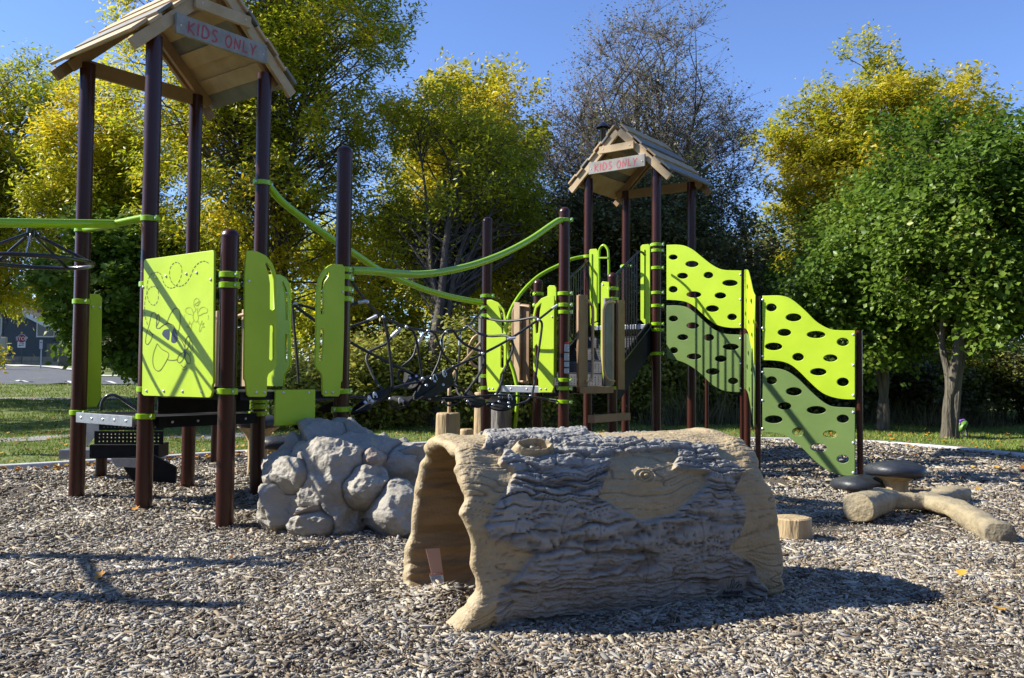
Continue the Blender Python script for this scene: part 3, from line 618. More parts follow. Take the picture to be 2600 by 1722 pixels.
dline([(480, 1045), (485, 970), (505, 925), (525, 925), (530, 970), (510, 1030), (488, 1060)], 0.006)
dline([(475, 1075), (430, 1100), (405, 1150), (425, 1182), (460, 1150), (482, 1090)], 0.006)
dline([(490, 1075), (525, 1110), (537, 1165), (520, 1192), (492, 1165), (478, 1110)], 0.006)
dline([(540, 955), (558, 1010), (558, 1090)], 0.005); dline([(528, 1015), (542, 1060), (538, 1108)], 0.005); dline([(443, 1205), (470, 1228), (495, 1210)], 0.005); dline([(452, 1240), (478, 1252), (500, 1232)], 0.005)
# small bird with raised wings
P_ = pale
dline([(595, 650), (572, 620), (570, 570), (590, 542), (612, 545), (622, 575), (610, 610), (585, 612), (580, 600), (630, 570), (615, 605), (590, 615)], 0.0045, False, P_)
dline([(590, 640), (583, 665), (565, 690), (562, 730), (575, 765), (592, 775), (610, 755), (612, 710), (603, 670), (610, 635)], 0.0045, False, P_)
dline([(565, 690), (545, 640), (515, 632), (488, 650), (492, 680), (520, 698), (545, 700), (560, 715)], 0.0045, False, P_)
dline([(612, 680), (635, 640), (670, 628), (703, 650), (700, 680), (665, 690), (640, 705), (615, 715)], 0.0045, False, P_)
dline([(570, 760), (545, 800), (530, 780), (522, 770), (528, 800), (505, 785), (520, 815), (495, 825), (530, 832), (538, 868), (545, 830), (545, 800)], 0.0045, False, P_)
dline([(605, 765), (632, 805), (645, 770), (652, 765), (648, 800), (672, 785), (655, 810), (677, 822), (650, 830), (635, 866), (622, 865), (632, 805)], 0.0045, False, P_)
dline([(480, 705), (475, 730), (480, 750)], 0.004, False, P_); dline([(710, 705), (716, 728), (712, 752)], 0.004, False, P_)
lines.build('line_drawing', DARKLINE, pan); pale.build('bird_drawing', LIMELINE, pan)
for pts in ([(270, 860), (300, 848), (325, 852), (328, 905), (318, 955), (290, 940), (255, 900)], [(375, 840), (390, 855), (408, 925), (400, 968), (370, 985), (345, 970), (350, 905), (360, 862)], [(480, 1040), (494, 1062), (490, 1110), (478, 1118), (468, 1085), (470, 1055)]):
    q = [dp.w(*dp.px(*dpx(*p)), 0.0112) for p in pts]; q = smooth_pts(q, 4, True); b = MB(); b.add(q, [tuple(range(len(q)))]); b.build('dark_inlay', NAVY, pan)
bolts('bolt', [dp.w(*dp.px(*dpx(*p)), 0.0105) for p in ((192, 333), (293, 321), (494, 297), (598, 285), (738, 354), (66, 430), (98, 1460), (271, 1463), (456, 1466), (647, 1470))], dp.n, pan, 0.011)
# slotted panels
def slotpanel(parent, pl, out, slots, name='slotted_panel', mat=None, bo=()):
    p_ = pl.board(name, out, slots, 0.019, mat or LIME, parent, bev=0.004)
    if bo: bolts('bolt', [pl.w(*pl.px(*q), 0.0105) for q in bo], pl.n, p_, 0.011)
    return p_
sp = Plane(P3, e2, 0.08)
slotpanel(T1, sp, [(624, 637), (637, 636), (655, 640), (675, 650), (690, 668), (698, 690), (701, 710), (701, 925), (698, 935), (680, 950), (677, 960), (676, 1004), (672, 1008), (632, 1008), (626, 1003), (622, 968), (618, 963), (619, 840), (620, 700)],
          [[(672, 670), (677, 667), (688, 685), (694, 710), (695, 785), (690, 789), (684, 785), (684, 720), (680, 695)], [(684, 828), (688, 824), (693, 828), (693, 912), (688, 917), (682, 912)]], bo=((630, 714), (648, 996), (669, 996)))
slotpanel(T1, sp, [(842, 671), (832, 676), (822, 685), (808, 708), (803, 740), (801, 850), (799, 925), (802, 935), (815, 950), (817, 960), (817, 1001), (822, 1007), (858, 1007), (862, 1001), (864, 972), (868, 966), (872, 840), (874, 680), (868, 672)],
          [[(832, 690), (836, 690), (833, 702), (824, 715), (820, 740), (821, 795), (815, 800), (813, 795), (813, 740), (817, 712)], [(813, 838), (816, 834), (821, 838), (817, 915), (812, 920), (808, 914)]], bo=((868, 742), (824, 996), (843, 996)))
slotpanel(T1, sp, [(698, 990), (799, 989), (798, 1076), (697, 1082)], [], 'kick_plate', bo=((717, 997), (782, 997)))
slotpanel(T1, Plane(PR, e1, 0.08), [(668, 698), (712, 697), (725, 705), (735, 722), (738, 745), (738, 925), (735, 935), (724, 950), (722, 960), (722, 982), (668, 980)],
          [[(718, 716), (722, 716), (731, 740), (732, 812), (727, 815), (725, 745)], [(727, 848), (731, 850), (731, 915), (727, 922), (725, 915)]])
slotpanel(T1, Plane(P1, e2, -0.075), [(212, 746), (252, 748), (258, 756), (256, 1010), (245, 1032), (212, 1034)], [], bo=((234, 779), (252, 781)))
# wooden entry boards with tan grab loops on the far side
pb = Plane(PB, e1, -0.07)
def entry(parent, pl, s0, z0, z1, sgn, mat1=WOOD_T, mat2=WOOD_B, lw=0.14):
    b = MB(); b.box(pl.w(s0, z0, -0.02), pl.ex*sgn*lw, pl.n*0.035, Z*(z1-z0)); b.build('entry_board', mat1, parent, False, 0.006)
    b = MB(); b.box(pl.w(s0+sgn*(lw+0.012), z0, -0.05), pl.ex*sgn*lw, pl.n*0.035, Z*(z1-z0)); b.build('entry_board', mat2, parent, False, 0.006)
    x1 = s0-sgn*0.005; pts = [pl.w(x1+sgn*0.15, z1-0.05, 0.05), pl.w(x1+sgn*0.02, z1-0.06, 0.05), pl.w(x1-sgn*0.045, z1-0.10, 0.05), pl.w(x1-sgn*0.055, z1-0.18, 0.05), pl.w(x1-sgn*0.055, z0+0.2, 0.05), pl.w(x1-sgn*0.045, z0+0.12, 0.05), pl.w(x1+sgn*0.02, z0+0.08, 0.05), pl.w(x1+sgn*0.15, z0+0.09, 0.05)]
    b = MB(); b.tube(smooth_pts(pts, 5), 0.0165, 10); b.build('grab_loop', TANP, parent, True)
entry(T1, pb, 0.34, 0.78, 1.68, -1); entry(T1, pb, 0.72, 0.78, 1.68, 1)
# transfer steps under the lower deck: perforated risers, low steel step, post, side plates
TS = thing('transfer_step', 'black perforated steps with low steel ledge under the deck beside the drawing panel', 'steps', at(260, 1200, 9.0)*V([1, 1, 0]))
def quadY(b, pts, mi=0, th=0.02):
    p = [V(q) for q in pts]; n_ = nrm(np.cross(p[1]-p[0], p[2]-p[0])); k = len(p)
    b.add(p+[q+n_*th for q in p], [tuple(range(k)), tuple(reversed(range(k, 2*k)))]+[(i, k+i, k+(i+1) % k, (i+1) % k)[::-1] for i in range(k)], mi)
def perforated(b, pl, s0, s1, z0, z1, nx_, nz_, r=0.006):
    hs = [ell(s0+(i+0.5)*(s1-s0)/nx_, z0+(j+0.5)*(z1-z0)/nz_, r, r, 6) for i in range(nx_) for j in range(nz_)]
    return hs
yT = 8.7; tp = Plane(at(230, 1100, yT)*V([1, 1, 0]), V([1, 0.10, 0]))
s0, zt = tp.px(252, 1068); s1, _ = tp.px(416, 1068); _, zb = tp.px(252, 1165)
for (ya, yb, xa, off) in ((1068, 1092, 252, 0.0), (1095, 1128, 240, 0.06)):
    A_, z1_ = tp.px(xa, ya); _, z0_ = tp.px(xa, yb)
    o = plate('perforated_riser', [(A_, z0_), (s1, z0_), (s1, z1_), (A_, z1_)], perforated(None, None, A_+0.03, s1-0.03, z0_+0.01, z1_-0.01, 16, 2 if off == 0 else 3, 0.0085), 0.008, tp.m.copy(), BLACK, TS, 0.001)
b = MB()
A_, zz = tp.px(225, 1130); _, zz2 = tp.px(225, 1165); b.box(tp.w(A_, zz2, -0.02), tp.ex*(s1-A_-0.05), -tp.n*0.35, Z*(zz-zz2)); b.build('lower_box', BLACK, TS, False, 0.004)
b = MB(); A_, zz = tp.px(147, 1143); B_, zz2 = tp.px(232, 1166); b.box(tp.w(A_, zz2, -0.02), tp.ex*(B_-A_), -tp.n*0.35, Z*(zz-zz2)); b.build('steel_ledge', STEEL, TS, False, 0.004)
b = MB(); quadY(b, [tp.w(*tp.px(*q)) for q in ((219, 1072), (228, 1062), (252, 1062), (252, 1095), (219, 1135))], 0, 0.012); b.build('side_plate', CONC, TS)
b = MB(); quadY(b, [at(*q, 8.45) for q in ((300, 1165), (385, 1153), (447, 1187), (445, 1234), (400, 1240), (340, 1225), (318, 1195))], 0, 0.03); b.build('ramp_plate', BLACK, TS)
b = MB(); quadY(b, [at(*q, 8.40) for q in ((282, 1164), (345, 1164), (345, 1188), (292, 1184))], 0, 0.02); b.build('ramp_plate', STEEL, TS)
b = MB(); q = at(256, 1230, 8.9); b.lathe([(0.055, -0.2), (0.055, 0.36)], (q[0], q[1], 0), 16); b.build('short_post', BROWN, TS, True)
b = MB(); b.tube(smooth_pts([at(*q) for q in ((257, 1042, 8.8), (259, 1025, 8.8), (268, 1009, 8.8), (283, 1003, 8.8), (300, 1008, 8.8), (325, 1024, 8.8), (348, 1040, 8.8))], 5), 0.017, 10); b.build('handrail', BLACKG, TS, True)
q = at(500, 1100, 10.2); tall = post(TS, (at(545, 1178, 10.6)[0], at(545, 1178, 10.6)[1]), 1.0, True, 0.05, 'short_post')

# ---- middle deck and right tower with roof
T2 = thing('play_tower', 'farther play tower with stairs, chain ladder and sunlit sign, behind the log tunnel', 'play tower', P6, 'roofed play towers')
for nme, q, h_, dm in (('P5', P5, 0, True), ('P6', P6, 0, True), ('P7', P7, 0, True), ('P8', P8, 0, True), ('PA', PA, 3.86, False), ('PC', PC, 3.86, False), ('PBk', PBk, 3.86, False), ('PD', PD, 3.86, False)):
    if h_ == 0: h_ = float(at(0, {'P5': 552, 'P6': 526, 'P7': 711, 'P8': 694}[nme]+ (0), q[1])[2]+0) if False else float(onp({'P5': 1237, 'P6': 1433, 'P7': 1371, 'P8': 1558}[nme], {'P5': 552, 'P6': 527, 'P7': 710, 'P8': 693}[nme], q, V([0, 1, 0]))[2])
    posts[nme] = post(T2, q, h_, dm)
roof(T2, PA, e1, e2, 3.745)
for nme, q, x, ys, an in (('P5', P5, 1237, (752, 782, 802, 955, 985, 1019), A1), ('P6', P6, 1432, (560, 746, 775, 793, 965, 986, 1020), A1), ('P7', P7, 1370, (747, 775), A2), ('P8', P8, 1558, (734, 760, 985), A2),
                          ('PA', PA, 1490, (652,), A1), ('PC', PC, 1672, (622, 637, 681, 744, 777, 823, 838, 898), A1), ('PBk', PBk, 1583, (676,), A1)):
    for y in ys: clamp(posts[nme], q, float(onp(x, y, q, V([0, 1, 0]))[2]), an)
b = MB(); b.box(V([P5[0], P5[1], D2-0.07])+e1*0.03+e2*0.03, e1*(a-.06), e2*(a-.06), Z*0.065); b.build('deck', BLACK, T2, False, 0.004)
edge(T2, Plane(P5, e1, 0.035), 0.08, a-0.08, D2+0.005, 0.075, STEEL, nb=4)
edge(T2, Plane(P6, e2, 0.03), 0.07, a-0.07, D2, 0.07, BLACK, nb=3)
b = MB(); b.box(V([PA[0], PA[1], D3-0.07])+e1*0.03+e2*0.03, e1*(a-.06), e2*(a-.06), Z*0.065); b.build('deck', BLACK, T2, False, 0.004)
edge(T2, Plane(PA, e1, 0.03), 0.07, a-0.07, D3, 0.06, STEEL); edge(T2, Plane(PC, e2, 0.03), 0.07, a-0.07, D3, 0.06, BLACK)
sp = Plane(P5, e1, 0.08)
slotpanel(T2, sp, [(1237, 762), (1247, 761), (1265, 768), (1280, 785), (1286, 810), (1286, 925), (1280, 937), (1272, 950), (1269, 970), (1268, 990), (1264, 995), (1243, 995), (1239, 990), (1236, 960)],
          [[(1267, 778), (1272, 777), (1279, 795), (1281, 845), (1275, 848), (1272, 800)], [(1273, 880), (1276, 876), (1280, 880), (1280, 932), (1276, 936), (1272, 932)]], bo=((1243, 987), (1253, 987)))
slotpanel(T2, sp, [(1408, 752), (1407, 985), (1402, 997), (1368, 996), (1368, 965), (1363, 950), (1355, 938), (1354, 800), (1360, 775), (1375, 758), (1390, 752)],
          [[(1373, 772), (1376, 770), (1372, 790), (1367, 845), (1361, 848), (1359, 800), (1363, 783)], [(1359, 880), (1363, 874), (1367, 880), (1366, 930), (1362, 940), (1359, 930)]], bo=((1374, 988), (1387, 988), (1403, 805)))
slotpanel(T2, Plane(P5, e1, 0.03), [(1391, 730), (1396, 725), (1408, 725), (1413, 730), (1413, 960), (1391, 960)], [], 'narrow_panel')
# boards and loops round the middle deck
pw = Plane(P7, e1, 0.02)
def boardpx(parent, pl, x0, x1, y0, y1, mat, off=0.0, name='entry_board'):
    return pl.board(name, [(x0, y0), (x1, y0+1), (x1, y1), (x0, y1-1)], [], 0.035, mat, parent, off, bev=0.005)
boardpx(T2, pw, 1312, 1327, 768, 970, WOOD_T, 0.05); boardpx(T2, pw, 1325, 1345, 772, 975, WOOD_B, 0.0); boardpx(T2, Plane(P5, e1, -0.1), 1217, 1223, 800, 972, WOOD_G)
def looppx(parent, pl, pts, r=0.0165, mat=TANP, off=0.05, name='grab_loop'):
    b = MB(); b.tube(smooth_pts([pl.w(*pl.px(*q), off) for q in pts], 5), r, 10); return b.build(name, mat, parent, True)
looppx(T2, pw, [(1350, 780), (1330, 777), (1316, 780), (1309, 790), (1308, 815), (1308, 930), (1311, 955), (1318, 967), (1345, 970)])
pc = Plane(P6, e2, 0.06)
boardpx(T2, pc, 1463, 1479, 750, 996, WOOD_B, 0.02); boardpx(T2, pc, 1478, 1497, 748, 982, WOOD_B, -0.04); boardpx(T2, pc, 1563, 1580, 762, 990, WOOD_B, 0.02); boardpx(T2, pc, 1538, 1556, 757, 985, WOOD_G, -0.02); boardpx(T2, pc, 1556, 1563, 765, 978, WOOD_T, -0.03)
looppx(T2, pc, [(1480, 762), (1490, 772), (1496, 785), (1496, 830), (1494, 950), (1488, 965), (1478, 970)])
looppx(T2, pc, [(1552, 768), (1536, 768), (1526, 778), (1523, 800), (1523, 920), (1527, 950), (1536, 965), (1550, 968)])
b = MB(); n_ = 10
for i in range(n_):
    t0, t1 = i/n_, (i+1)/n_; s_ = lambda t: (0.16+t*0.75); dd = lambda t: 0.05+0.10*math.sin(math.pi*t)
    A_ = pc.w(s_(t0), D2-0.075, 0); B_ = pc.w(s_(t1), D2-0.075, 0); b.add([A_-pc.n*0.1, B_-pc.n*0.1, B_+pc.n*dd(t1), A_+pc.n*dd(t0), A_-pc.n*0.1+Z*.075, B_-pc.n*0.1+Z*.075, B_+pc.n*dd(t1)+Z*.075, A_+pc.n*dd(t0)+Z*.075], [(0, 1, 2, 3)[::-1], (4, 5, 6, 7), (2, 3, 7, 6)[::-1]])
b.build('curved_sill', WOOD_B, T2)
lad = pc.w(0.2, 0.5, 0.05)
pr_ = Plane(P6, e2, 0.14); R0 = pr_.px(1492, 1054); R1 = pr_.px(1585, 1052); R2 = pr_.px(1490, 1074)
b = MB(); b.box(pr_.w(R0[0], R2[1], 0), pr_.ex*(R1[0]-R0[0]), pr_.n*0.09, Z*(R0[1]-R2[1])); b.build('ladder_rung', WOOD_B, T2, False, 0.006)
def chain_(b, p0, p1, r=0.006, ll=0.03):
    p0, p1 = V(p0), V(p1); n_ = int(np.linalg.norm(p1-p0)/(ll*0.72)); d = nrm(p1-p0); x = nrm(np.cross(d, (0, 0.3, 1) if abs(d[2]) < .8 else (1, 0, 0))); y = np.cross(d, x)
    for i in range(n_):
        c = p0+(p1-p0)*(i+.5)/n_; s_ = x if i % 2 else y
        b.tube([c+d*ll*.5*math.cos(t)+s_*ll*.3*math.sin(t) for t in np.linspace(0, 2*math.pi, 9)], r*.6, 5, False)
for s_ in (R0[0]+0.03, R1[0]-0.03):
    b = MB(); chain_(b, pr_.w(s_, D2-0.08, 0.05), pr_.w(s_, 0.05, 0.05)); b.build('ladder_chain', BLACK, T2, True)
# stairs up to the high deck
nS = 4; run = 1.17/nS
for i in range(nS):
    z_ = D2+(D3-D2)*(i+1)/(nS+1); q0 = V([P7[0], P7[1], 0])+e1*0.13+e2*(0.05+run*i)
    b = MB(); b.box(q0+Z*(z_-0.02), e1*(a-.26), e2*(run+0.04), Z*0.02)
    st = b.build('stair_tread', BLACK, T2, False, 0.003)
    pr2 = Plane(q0, e1, 0.0); hs = [ell(0.03+(a-.32)*(k+.5)/17, z_-0.145+0.022*j*1.3, 0.0075, 0.0075, 6) for k in range(17) for j in range(4)]
    plate('stair_riser', [(0, z_-0.165), (a-.26, z_-0.165), (a-.26, z_-0.02), (0, z_-0.02)], hs, 0.006, pr2.m.copy(), M('dark_steel', (0.07, 0.07, 0.078), (0.10, 0.10, 0.11), scale=15, rough=0.5, metal=0.4), T2, 0.001)
for q in (P7+e1*0.09, P8-e1*0.09):
    b = MB(); A_ = V([q[0], q[1], D2-0.02])+e2*0.0; B_ = V([q[0], q[1], D3-0.06])+e2*1.17
    quadY(b, [A_+Z*0.14, A_-Z*0.13, A_-Z*.13+e2*.35, B_-Z*0.28, B_-Z*0.0, B_+Z*.09, B_-e2*.15+Z*.06], 0, 0.02); b.build('stair_stringer', BLACK, T2)
def handrail(parent, q, pxs, zoff, nbal=9):
    pl_ = Plane(q, e2, 0.0); pts = [pl_.w(*pl_.px(*p)) for p in pxs]; b = MB(); b.tube(smooth_pts(pts, 4), 0.016, 8)
    rail_ = b.build('stair_railing', BLACKG, parent, True)
    A_, B_ = V([q[0], q[1], D2+0.08]), V([q[0], q[1], D3+0.04])+e2*1.17; b = MB()
    s0_ = np.dot(pts[0]-pl_.p, pl_.ex); s1_ = np.dot(pts[2]-pl_.p, pl_.ex)
    for i in range(nbal):
        t = (i+.5)/nbal; s_ = s0_+(s1_-s0_)*t; base = A_[2]+(B_[2]-A_[2])*np.clip(s_/1.17, 0, 1); top = pts[0][2]+(pts[2][2]-pts[0][2])*t
        w_ = pl_.w(s_, 0); b.tube([V([w_[0], w_[1], base]), V([w_[0], w_[1], top])], 0.009, 6)
    b.tube([A_, B_], 0.014, 6)
    b.build('baluster_row', BLACKG, parent, True)
handrail(T2, P7+e1*0.06, [(1447, 705), (1475, 679), (1502, 654), (1513, 649), (1519, 653)], 0)
handrail(T2, P8-e1*0.06+V([0.02, 0, 0]), [(1562, 700), (1592, 669), (1620, 642), (1630, 641), (1638, 648)], 0)
pt = Plane(PA, e1, 0.06)
for out in ([(1497, 636), (1500, 633), (1514, 632), (1519, 637), (1519, 815), (1510, 818), (1499, 822)], [(1627, 627), (1631, 622), (1646, 620), (1651, 624), (1651, 828), (1640, 826), (1627, 812)]):
    slotpanel(T2, pt, out, [], 'guard_panel')
for out in ([(1502, 645), (1505, 645), (1505, 808), (1502, 810)], [(1636, 634), (1638, 634), (1638, 810), (1636, 808)]):
    pt.board('panel_ridge', out, [], 0.02, LIMEP, T2, 0.012)
b = MB(); quadY(b, [pt.w(*pt.px(*q)) for q in ((1499, 822), (1510, 816), (1520, 820), (1509, 836), (1501, 834))], 0, 0.02); b.build('panel_foot', LIME, T2)
p8 = Plane(P8, e1, 0.07)
slotpanel(T2, p8, [(1527, 720), (1530, 715), (1547, 716), (1547, 975), (1540, 984), (1533, 972), (1526, 900)], [], 'narrow_panel', bo=((1532, 723), (1532, 906)))
looppx(T2, Plane(PC, e1, 0.35), [(1521, 770), (1521, 700), (1521, 645), (1525, 629), (1533, 623), (1541, 630), (1545, 645), (1546, 700), (1545, 770)], 0.017, LIMEP, 0.0, 'arch_handle')
pz = Plane(PC, e1, 0.35); b = MB(); b.bar(pz.w(*pz.px(1522, 655)), pz.w(*pz.px(1545, 655)), 0.02, 0.05, pz.n); b.build('arch_crossbar', LIMEP, T2)
# age and safety labels on the near post
stk = Plane(P6, V([1, 0.05, 0]), 0.0)
for y0, y1 in ((875, 893), (897, 915.5), (919.5, 931.5), (936, 948)):
    b = MB(); n_ = 6
    x0a, x1a = math.radians(-88), math.radians(-28)
    zt_ = float(onp(1436, y0, P6, V([0, 1, 0]))[2]); zb_ = float(onp(1436, y1, P6, V([0, 1, 0]))[2]); rr_ = RP+0.0012
    vs = []; 
    for z_ in (zb_, zt_): vs += [V([P6[0]+rr_*math.cos(t), P6[1]+rr_*math.sin(t), z_]) for t in np.linspace(x0a, x1a, n_)]
    b.add(vs, [(i, i+1, n_+i+1, n_+i) for i in range(n_-1)])
    lines_n = int((y1-y0)/2.6)
    for k in range(lines_n):
        zz_ = zt_+(zb_-zt_)*(k+.7)/(lines_n+.4); r2 = rr_+0.0006; t1_ = x1a-0.12-(0.25 if k % 3 == 2 else 0)
        v2 = []
        for z_ in (zz_-0.0022, zz_+0.0022): v2 += [V([P6[0]+r2*math.cos(t), P6[1]+r2*math.sin(t), z_]) for t in np.linspace(x0a+0.12, t1_, n_)]
        b.add(v2, [(i, i+1, n_+i+1, n_+i) for i in range(n_-1)], 1)
    if y0 == 875:
        v2 = []
        for z_ in (zt_, zt_+0.026): v2 += [V([P6[0]+rr_*math.cos(t), P6[1]+rr_*math.sin(t), z_]) for t in np.linspace(x0a, x1a, n_)]
        b.add(v2, [(i, i+1, n_+i+1, n_+i) for i in range(n_-1)], 2)
    o = b.build('safety_label', [WHITE, INK, REDL], posts['P6'])
# chimney on the roof
ch = at(1531, 340, 12.75); b = MB(); b.lathe([(0.05, -0.55), (0.05, 0.06), (0.055, 0.07)], ch, 14); b.lathe([(0.11, 0.09), (0.105, 0.10), (0.05, 0.15), (0.03, 0.17), (0.005, 0.18)], ch, 16); b.lathe([(0.03, 0.05), (0.03, 0.1)], ch, 8)
b.build('chimney', BLACKG, T2, True)

# ---- wave climbing wall
CW = thing('climbing_wall', 'wavy climbing wall of light and olive green panels with oval holes on brown poles', 'climbing wall', (2.85, 10.75, 0))
M1 = V([2.862, 10.78, 0]); M2 = V([2.704, 9.529, 0])+V([0.0, 0, 0]); M3 = M2+e1*1.075
def pole(p, ytop, xt, r, name='pole'):
    z_ = float(onp(xt, ytop, p, V([0, 1, 0]))[2]); return post(CW, p, z_, False, r, name)
pole(M1, 688, 1886, 0.027); pole(M2, 753, 1928, 0.03); pole(M3, 839, 2180, 0.03)
post(CW, at(1795, 1090, 13.6), 1.9, False, 0.03, 'pole'); post(CW, at(1898, 1160, 10.6), 1.7, False, 0.038, 'pole')
zz_ = lambda L_: [z3(*q) for q in L_]
he = lambda L_: [[z3(*q) for q in ell(x, y, rx, ry, 20)] for x, y, rx, ry in L_]
w1 = Plane(PC, M1-PC, 0.05)
def wave(pl, out, holes, mat, bo=(), sm=0):
    o = pl.board('wave_panel', zz_(out), he(holes), 0.019, mat, CW, bev=0.004)
    if bo: bolts('bolt', [pl.w(*pl.px(*z3(*q)), 0.0105) for q in bo], pl.n, o, 0.014)
def sm2(L_): return [tuple(q) for q in smooth_pts([V(q) for q in L_], 4)]
wave(w1, sm2([(176, 54), (240, 52), (290, 60), (340, 85), (390, 125), (440, 165), (490, 195), (540, 208), (634, 210)])+sm2([(634, 562), (570, 562), (510, 552), (460, 530), (400, 480), (345, 430), (300, 405), (250, 395), (176, 390)]),
     [(217, 129, 27, 16), (332, 171, 40, 19), (275, 243, 33, 18), (433, 239, 29, 20), (565, 287, 47, 19), (217, 326, 27, 20), (344, 358, 45, 19), (506, 364, 35, 19), (457, 444, 40, 20), (578, 495, 29, 20)], LIME, ((628, 235), (628, 387), (628, 540)))
wave(w1, sm2([(176, 425), (240, 424), (300, 435), (350, 470), (400, 515), (450, 560), (500, 588), (550, 600), (634, 603)])+sm2([(628, 956), (560, 952), (510, 940), (450, 905), (400, 855), (345, 810), (290, 778), (240, 760), (176, 745)]),
     [(218, 505, 28, 18), (337, 548, 38, 19), (276, 619, 33, 18), (437, 621, 30, 21), (570, 678, 49, 19), (221, 699, 25, 19), (345, 737, 44, 18), (508, 751, 36, 20), (460, 829, 42, 20), (584, 887, 31, 20)], OLIVE, ((628, 628), (628, 780), (628, 933)))
w2 = Plane(M1, M2-M1, 0.045)
wave(w2, sm2([(656, 206), (664, 203), (675, 215), (690, 275), (703, 335), (716, 362)])+sm2([(716, 790), (705, 720), (690, 640), (676, 583), (656, 562)]), [(675, 315, 4, 20), (698, 402, 6, 20), (667, 400, 3, 18), (663, 482, 4, 20), (683, 532, 4, 20), (712, 530, 4, 22), (702, 610, 5, 20)], LIME)
wave(w2, sm2([(656, 600), (670, 598), (690, 655), (705, 740), (716, 785)])+sm2([(716, 1175), (704, 1110), (690, 1020), (675, 955), (656, 935)]), [(680, 722, 4, 20), (673, 805, 4, 20), (700, 825, 5, 20), (686, 945, 4, 20), (704, 1040, 4, 20)], OLIVE)
w3 = Plane(M2, M3-M2, 0.05)
wave(w3, sm2([(763, 365), (830, 363), (880, 365), (930, 380), (980, 415), (1040, 470), (1090, 520), (1140, 553), (1190, 572), (1250, 577), (1330, 577)])+sm2([(1330, 1000), (1280, 1000), (1220, 993), (1160, 975), (1110, 945), (1050, 890), (990, 830), (940, 790), (890, 770), (830, 762), (763, 760)]),
     [(818, 437, 33, 24), (954, 498, 48, 24), (898, 590, 41, 22), (1092, 603, 57, 22), (1256, 648, 37, 25), (832, 676, 53, 23), (982, 740, 35, 24), (1180, 747, 43, 22), (1106, 831, 50, 22), (1256, 893, 37, 26)], LIME, ((765, 390), (765, 563), (765, 735), (1320, 602), (1320, 790), (1320, 974)))
wave(w3, sm2([(763, 806), (830, 808), (880, 815), (930, 835), (990, 880), (1050, 940), (1110, 995), (1160, 1030), (1210, 1045), (1330, 1050)])+sm2([(1330, 1470), (1290, 1470), (1210, 1452), (1150, 1425), (1090, 1380), (1020, 1310), (970, 1265), (910, 1225), (850, 1208), (763, 1200)]),
     [(819, 883, 33, 24), (956, 951, 49, 25), (899, 1040, 41, 23), (1094, 1065, 59, 24), (1256, 1118, 37, 25), (832, 1122, 54, 24), (982, 1197, 35, 25), (1179, 1212, 43, 22), (1108, 1295, 50, 25), (1256, 1365, 37, 25)], OLIVE, ((765, 832), (765, 1005), (765, 1178), (1320, 1078), (1320, 1265), (1320, 1448)))

# ------------------------------------------------------------------ overhead rails, spinner, net, climbers
def rail(name, label, pxs, qa, qb, r=0.034, mat=None, depth=None):
    """bent tube; depth runs between posts qa and qb along the way"""
    pl_ = Plane(qa, V(qb)-V(qa), 0.0); pts = [pl_.w(*pl_.px(*p)) for p in pxs]
    b = MB(); b.tube(smooth_pts(pts, 6), r, 14); o = b.build(name, mat or LIMEP, None, True); return tag(o, label, 'rail', 'curved overhead rails')
rail('overhead_rail', 'lime tube rail curving down from the tall roofed left tower to the middle deck', [(669, 458), (690, 482), (720, 516), (790, 570), (853, 614), (900, 644), (960, 684), (1020, 712), (1080, 736), (1140, 753), (1190, 763), (1222, 768)], PR, P5+e1*0.0)
rail('overhead_rail', 'lime tube rail sagging from the single tall round post up to the domed middle post', [(893, 687), (940, 689), (1000, 694), (1060, 697), (1120, 691), (1190, 676), (1250, 656), (1300, 634), (1350, 606), (1395, 575), (1415, 562), (1425, 559)], P4, P6)

# overhead spinner hanging from a forked beam at the left
SP = thing('overhead_spinner', 'black wheel spinner hanging from a lime forked beam at the left edge', 'spinner', at(80, 600, 6.4)*V([1, 1, 0]))
J = onp(290, 569, (P1+P2)/2, V([0, 1, 0])); J = at(290, 569, 6.95)
J2 = V([(P1[0]+P2[0])/2, (P1[1]+P2[1])/2, 0])-e2*3.0; J2[2] = J[2]; Bm = at(0, 566, 6.05)
b = MB(); b.tube([J, Bm, J2], 0.034, 16); b.build('beam', LIMEP, SP, True)
for q_, h_ in ((P2-e2*3.1, 2.7), (P1-e2*2.75, 3.2)):
    post(SP, q_, h_, True); b = MB(); b.tube([J2, V([q_[0], q_[1], J2[2]-.05])], 0.031, 12); b.build('beam_arm', LIMEP, SP, True)
c2 = V([P2[0], P2[1], 0])+nrm(V([J[0], J[1], 0])-P2)*(RP+0.0); z2 = float(onp(378, 553, P2, V([0, 1, 0]))[2])
b = MB(); b.tube([J, V([c2[0], c2[1], z2])], 0.031, 14); b.build('beam_arm', LIMEP, SP, True)
b = MB(); b.tube([J-V([0, 0, 0.005]), V([P1[0]+0.04, P1[1]-0.05, z2])], 0.031, 14); b.build('beam_arm', LIMEP, SP, True)
cl = posts['P1']; clamp(cl, P1, z2, A1)
WC = at(80, 664, 6.45); hub = at(80, 590, 6.45); WR = 0.418
b = MB(); b.tube([WC+V([WR*math.cos(t), WR*math.sin(t), 0]) for t in np.linspace(0, 2*math.pi, 49)[:-1]]+[WC+V([WR, 0, 0])], 0.0165, 10, False); b.build('wheel_rim', BLACKG, SP, True)
for t in (0.35, 1.45, 2.7, 3.9, 5.15):
    b = MB(); b.tube([hub, WC+V([WR*math.cos(t), WR*math.sin(t), 0])], 0.0135, 8); b.build('wheel_spoke', BLACKG, SP, True)
b = MB(); b.lathe([(0.028, -0.04), (0.034, 0), (0.03, 0.05)], hub, 12); b.build('wheel_hub', BLACKG, SP, True)

